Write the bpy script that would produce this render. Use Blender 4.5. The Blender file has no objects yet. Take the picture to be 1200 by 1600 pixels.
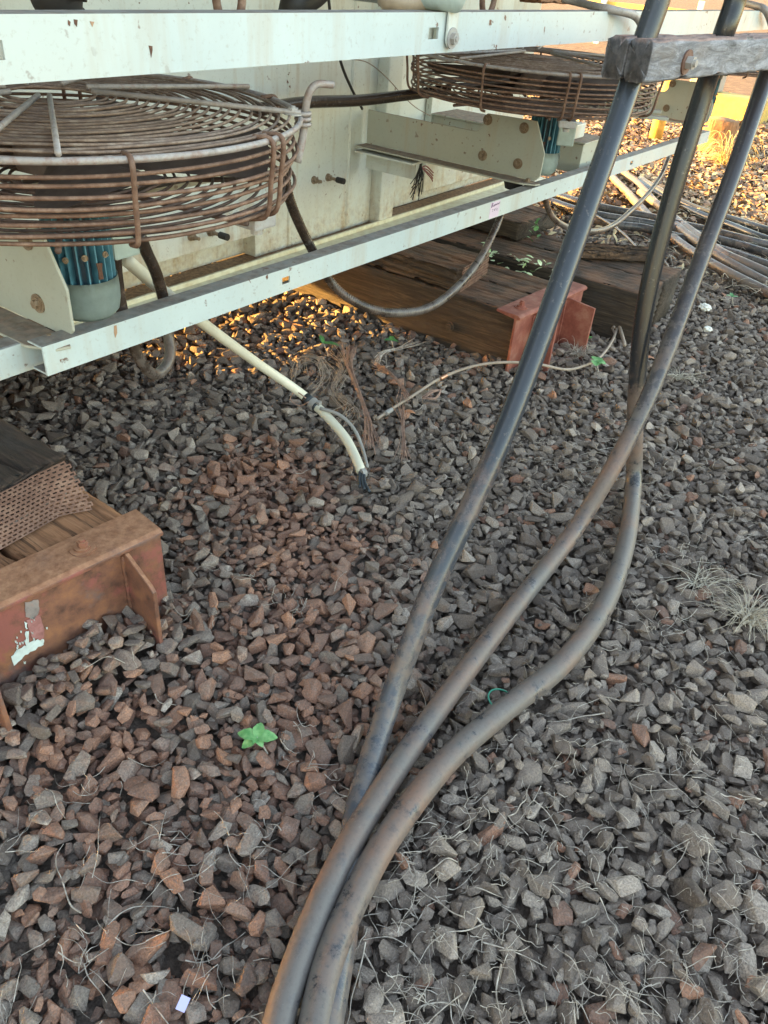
import bpy, bmesh, math, random
import numpy as np
from mathutils import Vector, Matrix, Euler
from mathutils.bvhtree import BVHTree
rad = math.radians
sc = bpy.context.scene
col = sc.collection

# ------------------------------------------------------------------ camera
EYE = np.array([0.0, 0.0, 1.45])
RC = np.array([[0.58001, -0.443986, 0.682982],
               [-0.811303, -0.390306, 0.435258],
               [0.073324, -0.806559, -0.586588]])      # columns: right, down, forward
cd = bpy.data.cameras.new('camera'); cam = bpy.data.objects.new('camera', cd); col.objects.link(cam)
cd.sensor_fit = 'VERTICAL'; cd.sensor_height = 36; cd.sensor_width = 27; cd.lens = 27.0
cd.clip_start = 0.02; cd.clip_end = 900
M = Matrix.Identity(4)
for i in range(3):
    M[i][0] = RC[i, 0]; M[i][1] = -RC[i, 1]; M[i][2] = -RC[i, 2]; M[i][3] = EYE[i]
cam.matrix_world = M
sc.camera = cam

# ------------------------------------------------------------------ light
SUN_EL, SUN_TRAVEL = 6.3, (0.42, -1.0)      # low evening sun behind the container
w = bpy.data.worlds.new('World'); sc.world = w; w.use_nodes = True
nt = w.node_tree; bg = nt.nodes['Background']
sky = nt.nodes.new('ShaderNodeTexSky'); sky.sky_type = 'NISHITA'; sky.sun_disc = False
sky.sun_elevation = rad(SUN_EL)
az = math.atan2(-SUN_TRAVEL[0], -SUN_TRAVEL[1])
sky.sun_rotation = az
sky.air_density = 1.0; sky.dust_density = 1.6; sky.ozone_density = 0.8
wb = nt.nodes.new('ShaderNodeMix'); wb.data_type = 'RGBA'; wb.blend_type = 'MULTIPLY'; wb.inputs[0].default_value = 1.0
wb.inputs[7].default_value = (1.12, 0.985, 0.90, 1)      # hazy evening air, slightly warm
nt.links.new(sky.outputs[0], wb.inputs[6]); nt.links.new(wb.outputs[2], bg.inputs[0]); bg.inputs[1].default_value = 0.15
sd = bpy.data.lights.new('sun', 'SUN'); sun = bpy.data.objects.new('sun', sd); col.objects.link(sun)
sd.energy = 5.0; sd.angle = rad(0.6); sd.color = (1.0, 0.53, 0.13)
h = math.hypot(*SUN_TRAVEL)
dv = Vector((SUN_TRAVEL[0] / h * math.cos(rad(SUN_EL)), SUN_TRAVEL[1] / h * math.cos(rad(SUN_EL)), -math.sin(rad(SUN_EL))))
sun.rotation_euler = dv.to_track_quat('-Z', 'Y').to_euler()
sun.location = (0, 0, 12)
sc.render.engine = 'CYCLES'
sc.view_settings.view_transform = 'Standard'; sc.view_settings.look = 'None'
sc.view_settings.exposure = 3.47; sc.view_settings.gamma = 1.0

random.seed(7)
rng = np.random.default_rng(11)

# ------------------------------------------------------------------ survey helpers: turn a sighting into a world point
def ray(px, py):
    v = RC @ np.array([px - 600.0, py - 800.0, 1200.0]); return v / np.linalg.norm(v)
def atz(px, py, z):
    d = ray(px, py); return Vector(EYE + d * (z - EYE[2]) / d[2])
def aty(px, py, y):
    d = ray(px, py); return Vector(EYE + d * y / d[1])
def atx(px, py, x):
    d = ray(px, py); return Vector(EYE + d * x / d[0])
def atd(px, py, depth):          # at an optical depth
    return Vector(EYE + RC @ np.array([(px - 600) / 1200 * depth, (py - 800) / 1200 * depth, depth]))
def inplane(px, py, A, B):      # on the vertical plane through A and B
    n = np.array([-(B[1] - A[1]), B[0] - A[0], 0.0]); d = ray(px, py)
    t = np.dot(n, np.array([A[0], A[1], 0]) - EYE) / np.dot(n, d); return Vector(EYE + d * t)

# ------------------------------------------------------------------ materials
def ramp(nt, fac, stops, interp='LINEAR'):
    r = nt.nodes.new('ShaderNodeValToRGB'); r.color_ramp.interpolation = interp
    e = r.color_ramp.elements
    while len(e) < len(stops): e.new(0.5)
    for k, (p, c) in enumerate(stops):
        e[k].position = p; e[k].color = (c, c, c, 1) if isinstance(c, (int, float)) else (*c, 1)
    nt.links.new(fac, r.inputs[0]); return r.outputs[0]
class Mat:
    def __init__(s, name, rough=0.6, metal=0.0, spec=0.5):
        s.m = bpy.data.materials.new(name); s.m.use_nodes = True; s.nt = s.m.node_tree
        s.b = s.nt.nodes['Principled BSDF']
        s.b.inputs['Roughness'].default_value = rough; s.b.inputs['Metallic'].default_value = metal
        s.b.inputs['Specular IOR Level'].default_value = spec
        s.geo = s.nt.nodes.new('ShaderNodeNewGeometry')
        s.pos = s.geo.outputs['Position']
    def obj_coords(s):
        t = s.nt.nodes.new('ShaderNodeTexCoord'); s.pos = t.outputs['Object']; return s
    def map(s, scale=(1, 1, 1), loc=(0, 0, 0)):
        n = s.nt.nodes.new('ShaderNodeMapping'); s.nt.links.new(s.pos, n.inputs[0])
        n.inputs['Scale'].default_value = scale; n.inputs['Location'].default_value = loc; return n.outputs[0]
    def noise(s, scale, detail=4, rough=0.55, vec=None, dist=0.0):
        n = s.nt.nodes.new('ShaderNodeTexNoise'); s.nt.links.new(vec or s.pos, n.inputs['Vector'])
        n.inputs['Scale'].default_value = scale; n.inputs['Detail'].default_value = detail
        n.inputs['Roughness'].default_value = rough; n.inputs['Distortion'].default_value = dist; return n.outputs['Fac']
    def voronoi(s, scale, vec=None, feature='F1', out='Distance'):
        n = s.nt.nodes.new('ShaderNodeTexVoronoi'); n.feature = feature
        s.nt.links.new(vec or s.pos, n.inputs['Vector']); n.inputs['Scale'].default_value = scale; return n.outputs[out]
    def ramp(s, f, stops, interp='LINEAR'): return ramp(s.nt, f, stops, interp)
    def mix(s, f, a, b, mode='MIX'):
        n = s.nt.nodes.new('ShaderNodeMix'); n.data_type = 'RGBA'; n.blend_type = mode
        for inp, v in ((0, f), (6, a), (7, b)):
            if isinstance(v, (int, float)): n.inputs[inp].default_value = v if inp == 0 else (v, v, v, 1)
            elif isinstance(v, tuple): n.inputs[inp].default_value = (*v, 1)
            else: s.nt.links.new(v, n.inputs[inp])
        return n.outputs[2]
    def math(s, op, a, b=0.0, clamp=False):
        n = s.nt.nodes.new('ShaderNodeMath'); n.operation = op; n.use_clamp = clamp
        for i, v in enumerate((a, b)):
            if isinstance(v, (int, float)): n.inputs[i].default_value = v
            else: s.nt.links.new(v, n.inputs[i])
        return n.outputs[0]
    def nz(s):
        n = s.nt.nodes.new('ShaderNodeSeparateXYZ'); s.nt.links.new(s.geo.outputs['Normal'], n.inputs[0]); return n.outputs[2]
    def sep(s, v):
        n = s.nt.nodes.new('ShaderNodeSeparateXYZ'); s.nt.links.new(v, n.inputs[0]); return n.outputs
    def attr(s, name, out='Color'):
        n = s.nt.nodes.new('ShaderNodeAttribute'); n.attribute_name = name; return n.outputs[out]
    def color(s, c):
        if isinstance(c, tuple): s.b.inputs['Base Color'].default_value = (*c, 1)
        else: s.nt.links.new(c, s.b.inputs['Base Color'])
        return s
    def roughness(s, f): s.nt.links.new(f, s.b.inputs['Roughness']); return s
    def bump(s, hgt, strength=0.5, dist=0.002):
        n = s.nt.nodes.new('ShaderNodeBump'); n.inputs['Strength'].default_value = strength; n.inputs['Distance'].default_value = dist
        s.nt.links.new(hgt, n.inputs['Height']); s.nt.links.new(n.outputs[0], s.b.inputs['Normal']); return s

def paint(name, base, rust=0.5, dust=0.8, streak=0.5, rough=0.42, dustcol=(0.105, 0.068, 0.050), stain=(0.40, 0.29, 0.17), grime=0.0):
    m = Mat(name, rough)
    n1 = m.noise(3.0, 5, 0.6)
    c = m.mix(m.ramp(n1, [(0.35, 0.0), (0.7, 1.0)]), base, tuple(v * 0.86 for v in base))
    c = m.mix(m.ramp(m.noise(1.3, 3, 0.5), [(0.45, 0.0), (0.65, 0.5)]), c, (base[0] * 1.10, base[1] * 0.96, base[2] * 0.84))
    sv = m.map((9, 9, 0.9))
    st = m.noise(1.0, 5, 0.65, sv)
    c = m.mix(m.math('MULTIPLY', m.ramp(st, [(0.52, 0.0), (0.72, 1.0)]), streak), c, stain)
    if grime:     # splash dirt and rust creeping up from the foot of the wall
        gf = m.math('MULTIPLY', m.ramp(m.math('ADD', m.sep(m.pos)[2], m.math('MULTIPLY', m.math('SUBTRACT', st, 0.5), -0.5)), [(0.37, 1.0), (grime, 0.0)]), m.ramp(m.noise(26, 5, 0.7), [(0.3, 0.05), (0.65, 0.75)]))
        c = m.mix(gf, c, m.ramp(m.noise(40, 4, 0.6), [(0.4, (0.30, 0.19, 0.10)), (0.6, (0.52, 0.43, 0.28))]))
    spk = m.noise(38, 3, 0.5)
    big = m.noise(5, 3, 0.5)
    rf = m.math('MULTIPLY', m.ramp(spk, [(0.68 - 0.05 * rust, 0.0), (0.72 - 0.05 * rust, 1.0)]), m.ramp(big, [(0.42, 0.0), (0.6, 1.0)]))
    c = m.mix(rf, c, (0.13, 0.05, 0.025))
    fine = m.noise(90, 4, 0.7)
    c = m.mix(m.ramp(fine, [(0.56, 0.0), (0.72, 0.4)]), c, (0.30, 0.27, 0.22))
    dn = m.math('MULTIPLY', m.ramp(m.nz(), [(0.55, 0.0), (0.85, 1.0)]), m.ramp(m.noise(22, 5, 0.7), [(0.25, dust), (0.62, dust * 0.72)]))
    c = m.mix(dn, c, m.mix(m.ramp(m.noise(45, 3, 0.6), [(0.4, 0.0), (0.65, 1.0)]), dustcol, tuple(v * 1.9 for v in dustcol)))
    m.color(c)
    m.roughness(m.math('ADD', m.math('MULTIPLY', dn, 0.45), rough, True))
    m.bump(m.noise(60, 4, 0.6), 0.15, 0.001)
    return m.m
def rusty(name, a, b, c2, scale=30, rough=0.75, bump=0.5):
    m = Mat(name, rough)
    n = m.noise(scale, 6, 0.7)
    c = m.ramp(n, [(0.3, a), (0.5, b), (0.68, c2)])
    c = m.mix(m.ramp(m.noise(scale * 0.2, 3, 0.5), [(0.4, 0.0), (0.65, 0.6)]), c, a)
    m.color(c); m.bump(m.noise(scale * 4, 5, 0.7), bump, 0.0015); return m.m
MT = {}
MT['rail'] = paint('weathered_pale_paint', (0.53, 0.62, 0.63), rust=0.5, dust=0.95, streak=0.45, rough=0.30)
MT['wall'] = paint('cream_green_paint', (0.61, 0.66, 0.63), rust=0.35, dust=0.5, streak=0.85, grime=0.56, rough=0.42)
MT['arm'] = paint('dull_grey_green_paint', (0.42, 0.44, 0.38), rust=0.5, dust=0.95, streak=0.5, rough=0.5, dustcol=(0.13, 0.075, 0.05))
def ledge_mat():
    m = Mat('rusty_ledge_paint', 0.55)
    y = m.sep(m.pos)[1]
    n = m.noise(14, 6, 0.7)
    f = m.ramp(m.math('ADD', m.math('MULTIPLY', m.math('SUBTRACT', y, 2.232), 13.0), m.math('MULTIPLY', m.math('SUBTRACT', n, 0.5), 1.1)), [(0.5, 0.0), (0.85, 1.0)])
    c = m.mix(f, m.mix(m.ramp(m.noise(30, 4), [(0.4, 0.0), (0.7, 1.0)]), (0.62, 0.60, 0.46), (0.50, 0.44, 0.30)), m.ramp(m.noise(60, 5, 0.7), [(0.35, (0.10, 0.045, 0.025)), (0.65, (0.32, 0.19, 0.10))]))
    m.color(c); m.bump(m.noise(80, 5), 0.4, 0.002); return m.m
MT['ledge'] = ledge_mat()
MT['rod'] = rusty('rusty_wire_rod', (0.08, 0.042, 0.027), (0.19, 0.105, 0.068), (0.31, 0.21, 0.15), 45, 0.65, 0.6)
MT['rod_grey'] = rusty('weathered_galvanised_rod', (0.20, 0.17, 0.15), (0.36, 0.33, 0.31), (0.24, 0.15, 0.12), 35, 0.5, 0.4)
MT['rod_mid'] = rusty('brown_grey_rod', (0.10, 0.062, 0.043), (0.21, 0.14, 0.10), (0.33, 0.26, 0.205), 40, 0.6, 0.5)
MT['rod_dark'] = rusty('dark_rusty_rod', (0.05, 0.035, 0.028), (0.13, 0.08, 0.06), (0.20, 0.13, 0.10), 45, 0.7, 0.5)
MT['blade'] = rusty('dusty_fan_blade', (0.10, 0.07, 0.055), (0.15, 0.11, 0.09), (0.20, 0.15, 0.12), 12, 0.8, 0.3)
MT['bolt'] = rusty('worn_bolt_steel', (0.13, 0.085, 0.05), (0.24, 0.17, 0.11), (0.34, 0.28, 0.21), 90, 0.5, 0.3)
MT['zinc'] = rusty('grey_zinc_steel', (0.28, 0.27, 0.26), (0.40, 0.40, 0.39), (0.33, 0.29, 0.25), 60, 0.38, 0.2)
def steel(name, patch, seed=0.0, orange=(0.27, 0.12, 0.06)):
    m = Mat(name, 0.6)
    p = m.map((1, 1, 1), (seed, seed * 2, 0))
    n = m.noise(16, 7, 0.72, p)
    c = m.ramp(n, [(0.32, (0.085, 0.042, 0.032)), (0.5, (0.19, 0.085, 0.052)), (0.66, orange)])
    if patch:
        pm = m.ramp(m.noise(7, 6, 0.7, p), [(0.52, 0.0), (0.60, 0.85)])
        c = m.mix(pm, c, (0.26, 0.085, 0.07))
        c = m.mix(m.ramp(m.noise(5.2, 5, 0.65, m.map((1, 1, 1), (3.1, 1, 2))), [(0.55, 0.0), (0.64, 0.6)]), c, (0.13, 0.11, 0.11))
    top = m.math('MULTIPLY', m.ramp(m.nz(), [(0.6, 0.0), (0.9, 1.0)]), m.ramp(m.noise(20, 6, 0.7), [(0.3, 0.6), (0.6, 1.0)]))
    c = m.mix(top, c, m.ramp(m.noise(45, 6, 0.7), [(0.35, (0.24, 0.105, 0.055)), (0.65, (0.42, 0.22, 0.125))]))
    m.color(c); m.bump(m.noise(120, 6, 0.75), 0.55, 0.0018); m.roughness(m.ramp(n, [(0.3, 0.5), (0.7, 0.85)])); return m.m
MT['steel_brown'] = steel('rusted_brown_steel', True)
MT['steel_red'] = rusty('red_oxide_steel', (0.17, 0.05, 0.035), (0.27, 0.085, 0.058), (0.36, 0.17, 0.12), 16, 0.7, 0.4)
def wood(name, dark, mid, light, axis=1, grain=1.0, red=None):
    m = Mat(name, 0.85)
    s = [42, 42, 42]; s[axis] = 2.2
    v = m.map(tuple(s))
    g = m.noise(1.6, 8, 0.72, v, 0.6)
    c = m.ramp(g, [(0.36, dark), (0.5, mid), (0.64, light)])
    c = m.mix(m.ramp(m.noise(3.5, 5, 0.65), [(0.42, 0.0), (0.66, 0.75)]), c, dark)
    crk = m.noise(1.0, 4, 0.6, m.map(tuple(60 if k != axis else 1.1 for k in range(3))), 0.4)
    c = m.mix(m.ramp(crk, [(0.60, 0.0), (0.66, 0.85)]), c, tuple(v * 0.35 for v in dark))
    c = m.mix(m.ramp(m.noise(7, 5, 0.7), [(0.52, 0.0), (0.68, 0.55)]), c, tuple((v + 0.06) * 0.55 for v in mid))
    if red: 
        f = m.math('MULTIPLY', m.ramp(m.nz(), [(0.6, 0.0), (0.9, 1.0)]), m.ramp(m.noise(5, 5, 0.65), [(0.42, 0.15), (0.60, 1.0)]))
        c = m.mix(f, c, m.ramp(g, [(0.3, tuple(x * 0.6 for x in red)), (0.6, red)]))
    m.color(c)
    m.bump(g, 0.9 * grain, 0.006); return m.m
MT['wood_front'] = wood('dusty_sleeper_timber', (0.05, 0.032, 0.022), (0.12, 0.075, 0.048), (0.21, 0.135, 0.085), 1, 0.6, red=(0.30, 0.15, 0.085))
MT['wood_dark'] = wood('dark_split_timber', (0.025, 0.016, 0.011), (0.085, 0.05, 0.03), (0.19, 0.115, 0.065), 1, 1.3, red=(0.24, 0.11, 0.055))
MT['wood_black'] = wood('sooty_dark_timber', (0.02, 0.014, 0.011), (0.055, 0.035, 0.027), (0.12, 0.075, 0.055), 1, 1.3)
MT['wood_side'] = wood('brown_sleeper_timber', (0.022, 0.016, 0.012), (0.050, 0.036, 0.025), (0.105, 0.076, 0.054), 1, 1.2, red=(0.20, 0.10, 0.055))
MT['wood_orange'] = wood('orange_dusted_sleeper_timber', (0.19, 0.09, 0.045), (0.33, 0.155, 0.075), (0.43, 0.225, 0.12), 1, 0.5)
def clamp_mat():
    m = Mat('silver_grey_clamp_timber', 0.8)
    v = m.map((5, 30, 34))
    g = m.noise(1.4, 8, 0.75, v, 1.2)
    c = m.ramp(g, [(0.32, (0.06, 0.058, 0.06)), (0.48, (0.19, 0.19, 0.205)), (0.66, (0.37, 0.375, 0.405))])
    c = m.mix(m.ramp(m.noise(55, 6, 0.7), [(0.5, 0.0), (0.64, 0.6)]), c, (0.12, 0.12, 0.14))
    c = m.mix(m.ramp(m.noise(9, 4, 0.6), [(0.56, 0.0), (0.72, 0.5)]), c, (0.20, 0.165, 0.14))
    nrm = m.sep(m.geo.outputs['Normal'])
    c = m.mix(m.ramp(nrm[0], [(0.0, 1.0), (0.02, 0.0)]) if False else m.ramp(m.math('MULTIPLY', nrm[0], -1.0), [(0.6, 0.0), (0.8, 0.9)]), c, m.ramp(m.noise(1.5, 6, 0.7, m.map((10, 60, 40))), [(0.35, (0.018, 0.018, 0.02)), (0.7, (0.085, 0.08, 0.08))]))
    top = m.ramp(nrm[2], [(0.6, 0.0), (0.85, 1.0)])
    c = m.mix(m.math('MULTIPLY', top, m.ramp(m.noise(2.2, 6, 0.7, m.map((4, 30, 20))), [(0.3, 0.55), (0.6, 1.0)])), c, m.ramp(m.noise(3, 6, 0.7, m.map((4, 30, 20))), [(0.35, (0.16, 0.10, 0.085)), (0.62, (0.42, 0.26, 0.20))]))
    m.color(c); m.bump(g, 0.8, 0.004); return m.m
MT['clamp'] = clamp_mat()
def rubber(name, dirt, base=(0.030, 0.034, 0.040), seed=0.0, lo=0.05, hi=0.9):
    m = Mat(name, 0.38)
    z = m.sep(m.pos)[2]
    p = m.map((1, 1, 1), (seed, seed, seed))
    n = m.noise(7, 5, 0.6, p); n2 = m.noise(26, 6, 0.72, p)
    v = m.math('ADD', m.math('MULTIPLY', m.math('SUBTRACT', n, 0.5), 2.6), m.math('MULTIPLY', m.math('SUBTRACT', n2, 0.5), 3.2))
    f = m.math('MULTIPLY', m.ramp(z, [(lo, dirt), (hi, dirt * 0.14)]), m.math('ADD', v, 1.0), True)
    f = m.ramp(f, [(0.22, 0.0), (0.62, 1.0)])
    scuff = m.ramp(m.noise(70, 5, 0.8, p), [(0.60, 0.0), (0.68, 0.5)])
    dc = m.mix(m.ramp(m.noise(4, 4, 0.6, p), [(0.45, 0.0), (0.66, 1.0)]), (0.135, 0.118, 0.108), (0.19, 0.118, 0.088))
    dc = m.mix(m.ramp(m.noise(110, 3, 0.6, p), [(0.5, 0.0), (0.7, 0.5)]), dc, (0.09, 0.075, 0.07))
    base2 = m.mix(m.ramp(z, [(0.1, 1.0), (0.6, 0.0)]), base, (base[0] * 1.2 + 0.018, base[1] * 1.2 + 0.018, base[2] * 1.2 + 0.020))
    c = m.mix(f, base2, dc)
    c = m.mix(scuff, c, (0.20, 0.18, 0.165))
    m.color(c); m.roughness(m.ramp(f, [(0.0, 0.22), (0.5, 0.30), (1.0, 0.50)]))
    m.bump(m.math('ADD', m.noise(140, 4, 0.7), m.math('MULTIPLY', m.ramp(m.noise(9, 6, 0.75, m.map((6, 6, 1))), [(0.5, 0.0), (0.56, 1.0)]), 0.5)), 0.22, 0.001); return m.m
MT['cableA'] = rubber('blue_black_cable_sheath', 0.52, (0.034, 0.040, 0.050), 0.0, 0.1, 0.8)
MT['cableB'] = rubber('brown_dusted_cable_sheath', 0.82, (0.018, 0.020, 0.024), 5.0, 0.16, 0.5)
MT['cableC'] = rubber('rust_tinted_cable_sheath', 0.68, (0.048, 0.044, 0.048), 9.0, 0.1, 1.5)
MT['conduit'] = rubber('brown_conduit_sheath', 0.62, (0.035, 0.024, 0.018), 3.0, 0.2, 3.0)
MT['hose_black'] = rubber('black_hose_sheath', 0.15, (0.022, 0.028, 0.030), 2.0)
MT['hose_grey'] = rubber('grey_dusty_hose_sheath', 0.35, (0.026, 0.027, 0.028), 4.0)
MT['hose_brown'] = rubber('tan_dusty_hose_sheath', 0.6, (0.06, 0.048, 0.040), 6.0)
def plain(name, c, rough=0.6, metal=0.0, var=0.25, scale=20, bump=0.2):
    m = Mat(name, rough, metal)
    m.color(m.mix(m.ramp(m.noise(scale, 5, 0.65), [(0.35, 0.0), (0.7, 1.0)]), c, tuple(v * (1 - var) for v in c)))
    m.bump(m.noise(scale * 5, 4, 0.6), bump, 0.001); return m.m
MT['blue'] = plain('faded_blue_motor_paint', (0.10, 0.27, 0.36), 0.45, 0, 0.5, 25)
MT['fin_shade'] = plain('shade_toned_motor_blue', (0.02, 0.06, 0.10), 0.5, 0, 0.5, 25)  # shade between the cooling fins, put into the barrel colour
MT['cap'] = plain('pale_blue_cap_paint', (0.42, 0.52, 0.50), 0.4, 0, 0.3, 18)
MT['whitepipe'] = plain('cream_pvc', (0.68, 0.66, 0.54), 0.4, 0, 0.15, 12, 0.1)
MT['tape'] = plain('black_tape', (0.03, 0.04, 0.05), 0.5)
MT['greyplastic'] = plain('grey_plastic', (0.28, 0.27, 0.26), 0.5)
MT['wire_grey'] = plain('grey_wire_sheath', (0.42, 0.40, 0.37), 0.5, 0, 0.3, 40)
MT['wire_tan'] = plain('tan_dusty_wire_sheath', (0.36, 0.29, 0.23), 0.6, 0, 0.3, 40)
MT['copper'] = plain('oxidised_copper_strand', (0.42, 0.27, 0.21), 0.45, 0.15, 0.45, 60)
MT['copper_b'] = plain('bright_copper_ferrule', (0.62, 0.33, 0.2), 0.3, 0.8, 0.2, 40)
MT['perf'] = rusty('rusty_perforated_sheet', (0.11, 0.055, 0.038), (0.20, 0.11, 0.078), (0.29, 0.18, 0.13), 40, 0.8, 0.6)
MT['pink'] = plain('pale_pink_label', (0.66, 0.54, 0.66), 0.5, 0, 0.08)
MT['ink'] = plain('faded_ink', (0.17, 0.11, 0.19), 0.6)
MT['lilac'] = plain('lilac_paper', (0.55, 0.52, 0.90), 0.5, 0, 0.06)
MT['green_wire'] = plain('green_wire_sheath', (0.04, 0.26, 0.17), 0.35)
MT['yellow'] = plain('yellow_painted_concrete', (0.56, 0.40, 0.09), 0.7, 0, 0.4, 18)
MT['whitepost'] = plain('white_post_paint', (0.75, 0.74, 0.68), 0.6, 0, 0.15, 10)
MT['white_flake'] = plain('flaking_white_paint', (0.62, 0.72, 0.70), 0.7, 0, 0.2, 60)
MT['darkrubber'] = plain('black_rubber', (0.02, 0.018, 0.017), 0.6)
MT['bark'] = wood('peeling_stump_bark', (0.14, 0.07, 0.03), (0.32, 0.16, 0.07), (0.45, 0.25, 0.12), 2, 1.0)
def leafmat(name, c1, c2):
    m = Mat(name, 0.5)
    m.color(m.mix(m.ramp(m.noise(60, 4, 0.6), [(0.4, 0.0), (0.65, 1.0)]), c1, c2))
    m.b.inputs['Subsurface Weight'].default_value = 0.0
    m.bump(m.noise(160, 3), 0.3, 0.001); return m.m
MT['leaf'] = leafmat('young_green_leaf', (0.09, 0.27, 0.08), (0.22, 0.42, 0.16))
MT['leaf_dark'] = leafmat('deep_green_leaf', (0.04, 0.17, 0.06), (0.12, 0.27, 0.06))
MT['leaf_pale'] = leafmat('pale_variegated_leaf', (0.25, 0.40, 0.15), (0.62, 0.66, 0.45))
MT['straw'] = leafmat('bleached_straw', (0.36, 0.32, 0.26), (0.56, 0.52, 0.43))
MT['root'] = leafmat('grey_dry_root', (0.28, 0.235, 0.195), (0.56, 0.50, 0.43))
MT['straw_gold'] = leafmat('golden_straw', (0.34, 0.26, 0.12), (0.46, 0.37, 0.19))
MT['deadleaf'] = leafmat('dead_orange_leaf', (0.36, 0.15, 0.07), (0.45, 0.24, 0.13))
def litter_mat():
    m = Mat('dead_leaf_litter', 0.8)
    r = m.attr('tint')
    c = m.ramp(m.sep(r)[0], [(0.0, (0.12, 0.075, 0.052)), (0.4, (0.25, 0.165, 0.11)), (0.75, (0.40, 0.29, 0.18)), (1.0, (0.60, 0.50, 0.29))])
    m.color(c); return m.m
MT['litter'] = litter_mat()
def stone_mat():
    m = Mat('crushed_basalt', 0.85, 0, 0.3)
    a = m.sep(m.attr('tint'))           # x: tone, y: redness, z: random
    grey = m.ramp(a[0], [(0.0, (0.118, 0.089, 0.071)), (0.35, (0.205, 0.160, 0.130)), (0.7, (0.305, 0.246, 0.202)), (1.0, (0.49, 0.405, 0.335))])
    redc = m.ramp(a[2], [(0.0, (0.24, 0.13, 0.092)), (0.5, (0.33, 0.17, 0.115)), (1.0, (0.50, 0.25, 0.15))])
    n = m.noise(34, 5, 0.68)
    f = m.ramp(m.math('ADD', a[1], m.math('MULTIPLY', m.math('SUBTRACT', n, 0.5), 1.0)), [(0.30, 0.0), (0.75, 1.0)])
    c = m.mix(f, grey, redc)
    c = m.mix(m.ramp(m.noise(260, 4, 0.7), [(0.38, 0.55), (0.6, 0.0)]), c, (0.05, 0.043, 0.04))
    c = m.mix(m.ramp(m.noise(180, 4, 0.6), [(0.56, 0.0), (0.72, 0.5)]), c, (0.33, 0.29, 0.26))
    dust = m.math('MULTIPLY', m.ramp(m.nz(), [(0.5, 0.0), (0.95, 1.0)]), m.ramp(n, [(0.35, 0.05), (0.7, 0.45)]))
    c = m.mix(dust, c, (0.215, 0.165, 0.135))
    m.color(c)
    hh = m.math('ADD', m.math('MULTIPLY', m.noise(75, 4, 0.6), 0.7), m.math('MULTIPLY', m.noise(300, 4, 0.7), 0.3))
    m.bump(hh, 0.9, 0.007); return m.m
MT['stone'] = stone_mat()
def soil_mat():
    m = Mat('brown_soil', 0.95)
    n = m.noise(6, 6, 0.7); n2 = m.noise(60, 6, 0.75)
    c = m.ramp(n, [(0.35, (0.10, 0.07, 0.052)), (0.5, (0.19, 0.13, 0.09)), (0.68, (0.32, 0.23, 0.16))])
    c = m.mix(m.ramp(n2, [(0.4, 0.5), (0.6, 0.0)]), c, (0.045, 0.03, 0.022))
    m.color(c); m.bump(n2, 1.0, 0.03); return m.m
MT['soil'] = soil_mat()
def dark_soil_mat():
    m = Mat('dark_ballast_dirt', 0.95)
    c = m.ramp(m.noise(50, 6, 0.7), [(0.35, (0.08, 0.06, 0.048)), (0.65, (0.20, 0.15, 0.12))])
    m.color(c); m.bump(m.noise(90, 5, 0.7), 1.0, 0.02); return m.m
MT['dirt'] = dark_soil_mat()

# ------------------------------------------------------------------ mesh helpers
def tag(o, label=None, cat=None, group=None, kind=None):
    if label: o['label'] = label
    if cat: o['category'] = cat
    if group: o['group'] = group
    if kind: o['kind'] = kind
    return o
def finish(bm, name, mat, parent=None, smooth=False, origin=None):
    """bm is in world coordinates; the object gets its own origin at the base of its bounds"""
    bmesh.ops.recalc_face_normals(bm, faces=bm.faces)
    me = bpy.data.meshes.new(name)
    co = [v.co for v in bm.verts]
    if origin is None:
        xs = [c.x for c in co]; ys = [c.y for c in co]; zs = [c.z for c in co]
        origin = Vector(((min(xs) + max(xs)) / 2, (min(ys) + max(ys)) / 2, min(zs)))
    origin = Vector(origin)
    bmesh.ops.translate(bm, verts=bm.verts, vec=-origin)
    bm.to_mesh(me); bm.free()
    if smooth:
        for p in me.polygons: p.use_smooth = True
    ob = bpy.data.objects.new(name, me); col.objects.link(ob)
    for mm in (mat if isinstance(mat, list) else [mat]): me.materials.append(mm)
    ob.location = origin
    if parent is not None:
        ob.parent = parent
        po = Vector(parent['_w'])
        ob.location = origin - po
    ob['_w'] = tuple(origin)
    return ob
def root(name, loc, label, cat, group=None):
    o = bpy.data.objects.new(name, None); col.objects.link(o); o.location = loc; o['_w'] = tuple(loc)
    o.empty_display_size = 0.1
    return tag(o, label, cat, group)
def box(bm, lo, hi, bevel=0.0, rot=0.0, piv=None, mi=0):
    r = bmesh.ops.create_cube(bm, size=1.0)
    vs = r['verts']; lo = Vector(lo); hi = Vector(hi); c = (lo + hi) / 2; s = hi - lo
    for v in vs: v.co = Vector((v.co.x * s.x, v.co.y * s.y, v.co.z * s.z)) + c
    fs = set(f for v in vs for f in v.link_faces)
    for f in fs: f.material_index = mi
    if bevel > 0:
        es = list(set(e for v in vs for e in v.link_edges))
        rr = bmesh.ops.bevel(bm, geom=es, offset=bevel, segments=2, affect='EDGES', profile=0.6)
        vs = list(set(v for f in rr['faces'] for v in f.verts) | set(v for v in vs if v.is_valid))
    if rot:
        p = Vector(piv) if piv is not None else c
        bmesh.ops.rotate(bm, verts=vs, cent=p, matrix=Matrix.Rotation(rot, 3, 'Z'))
    return vs
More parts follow.
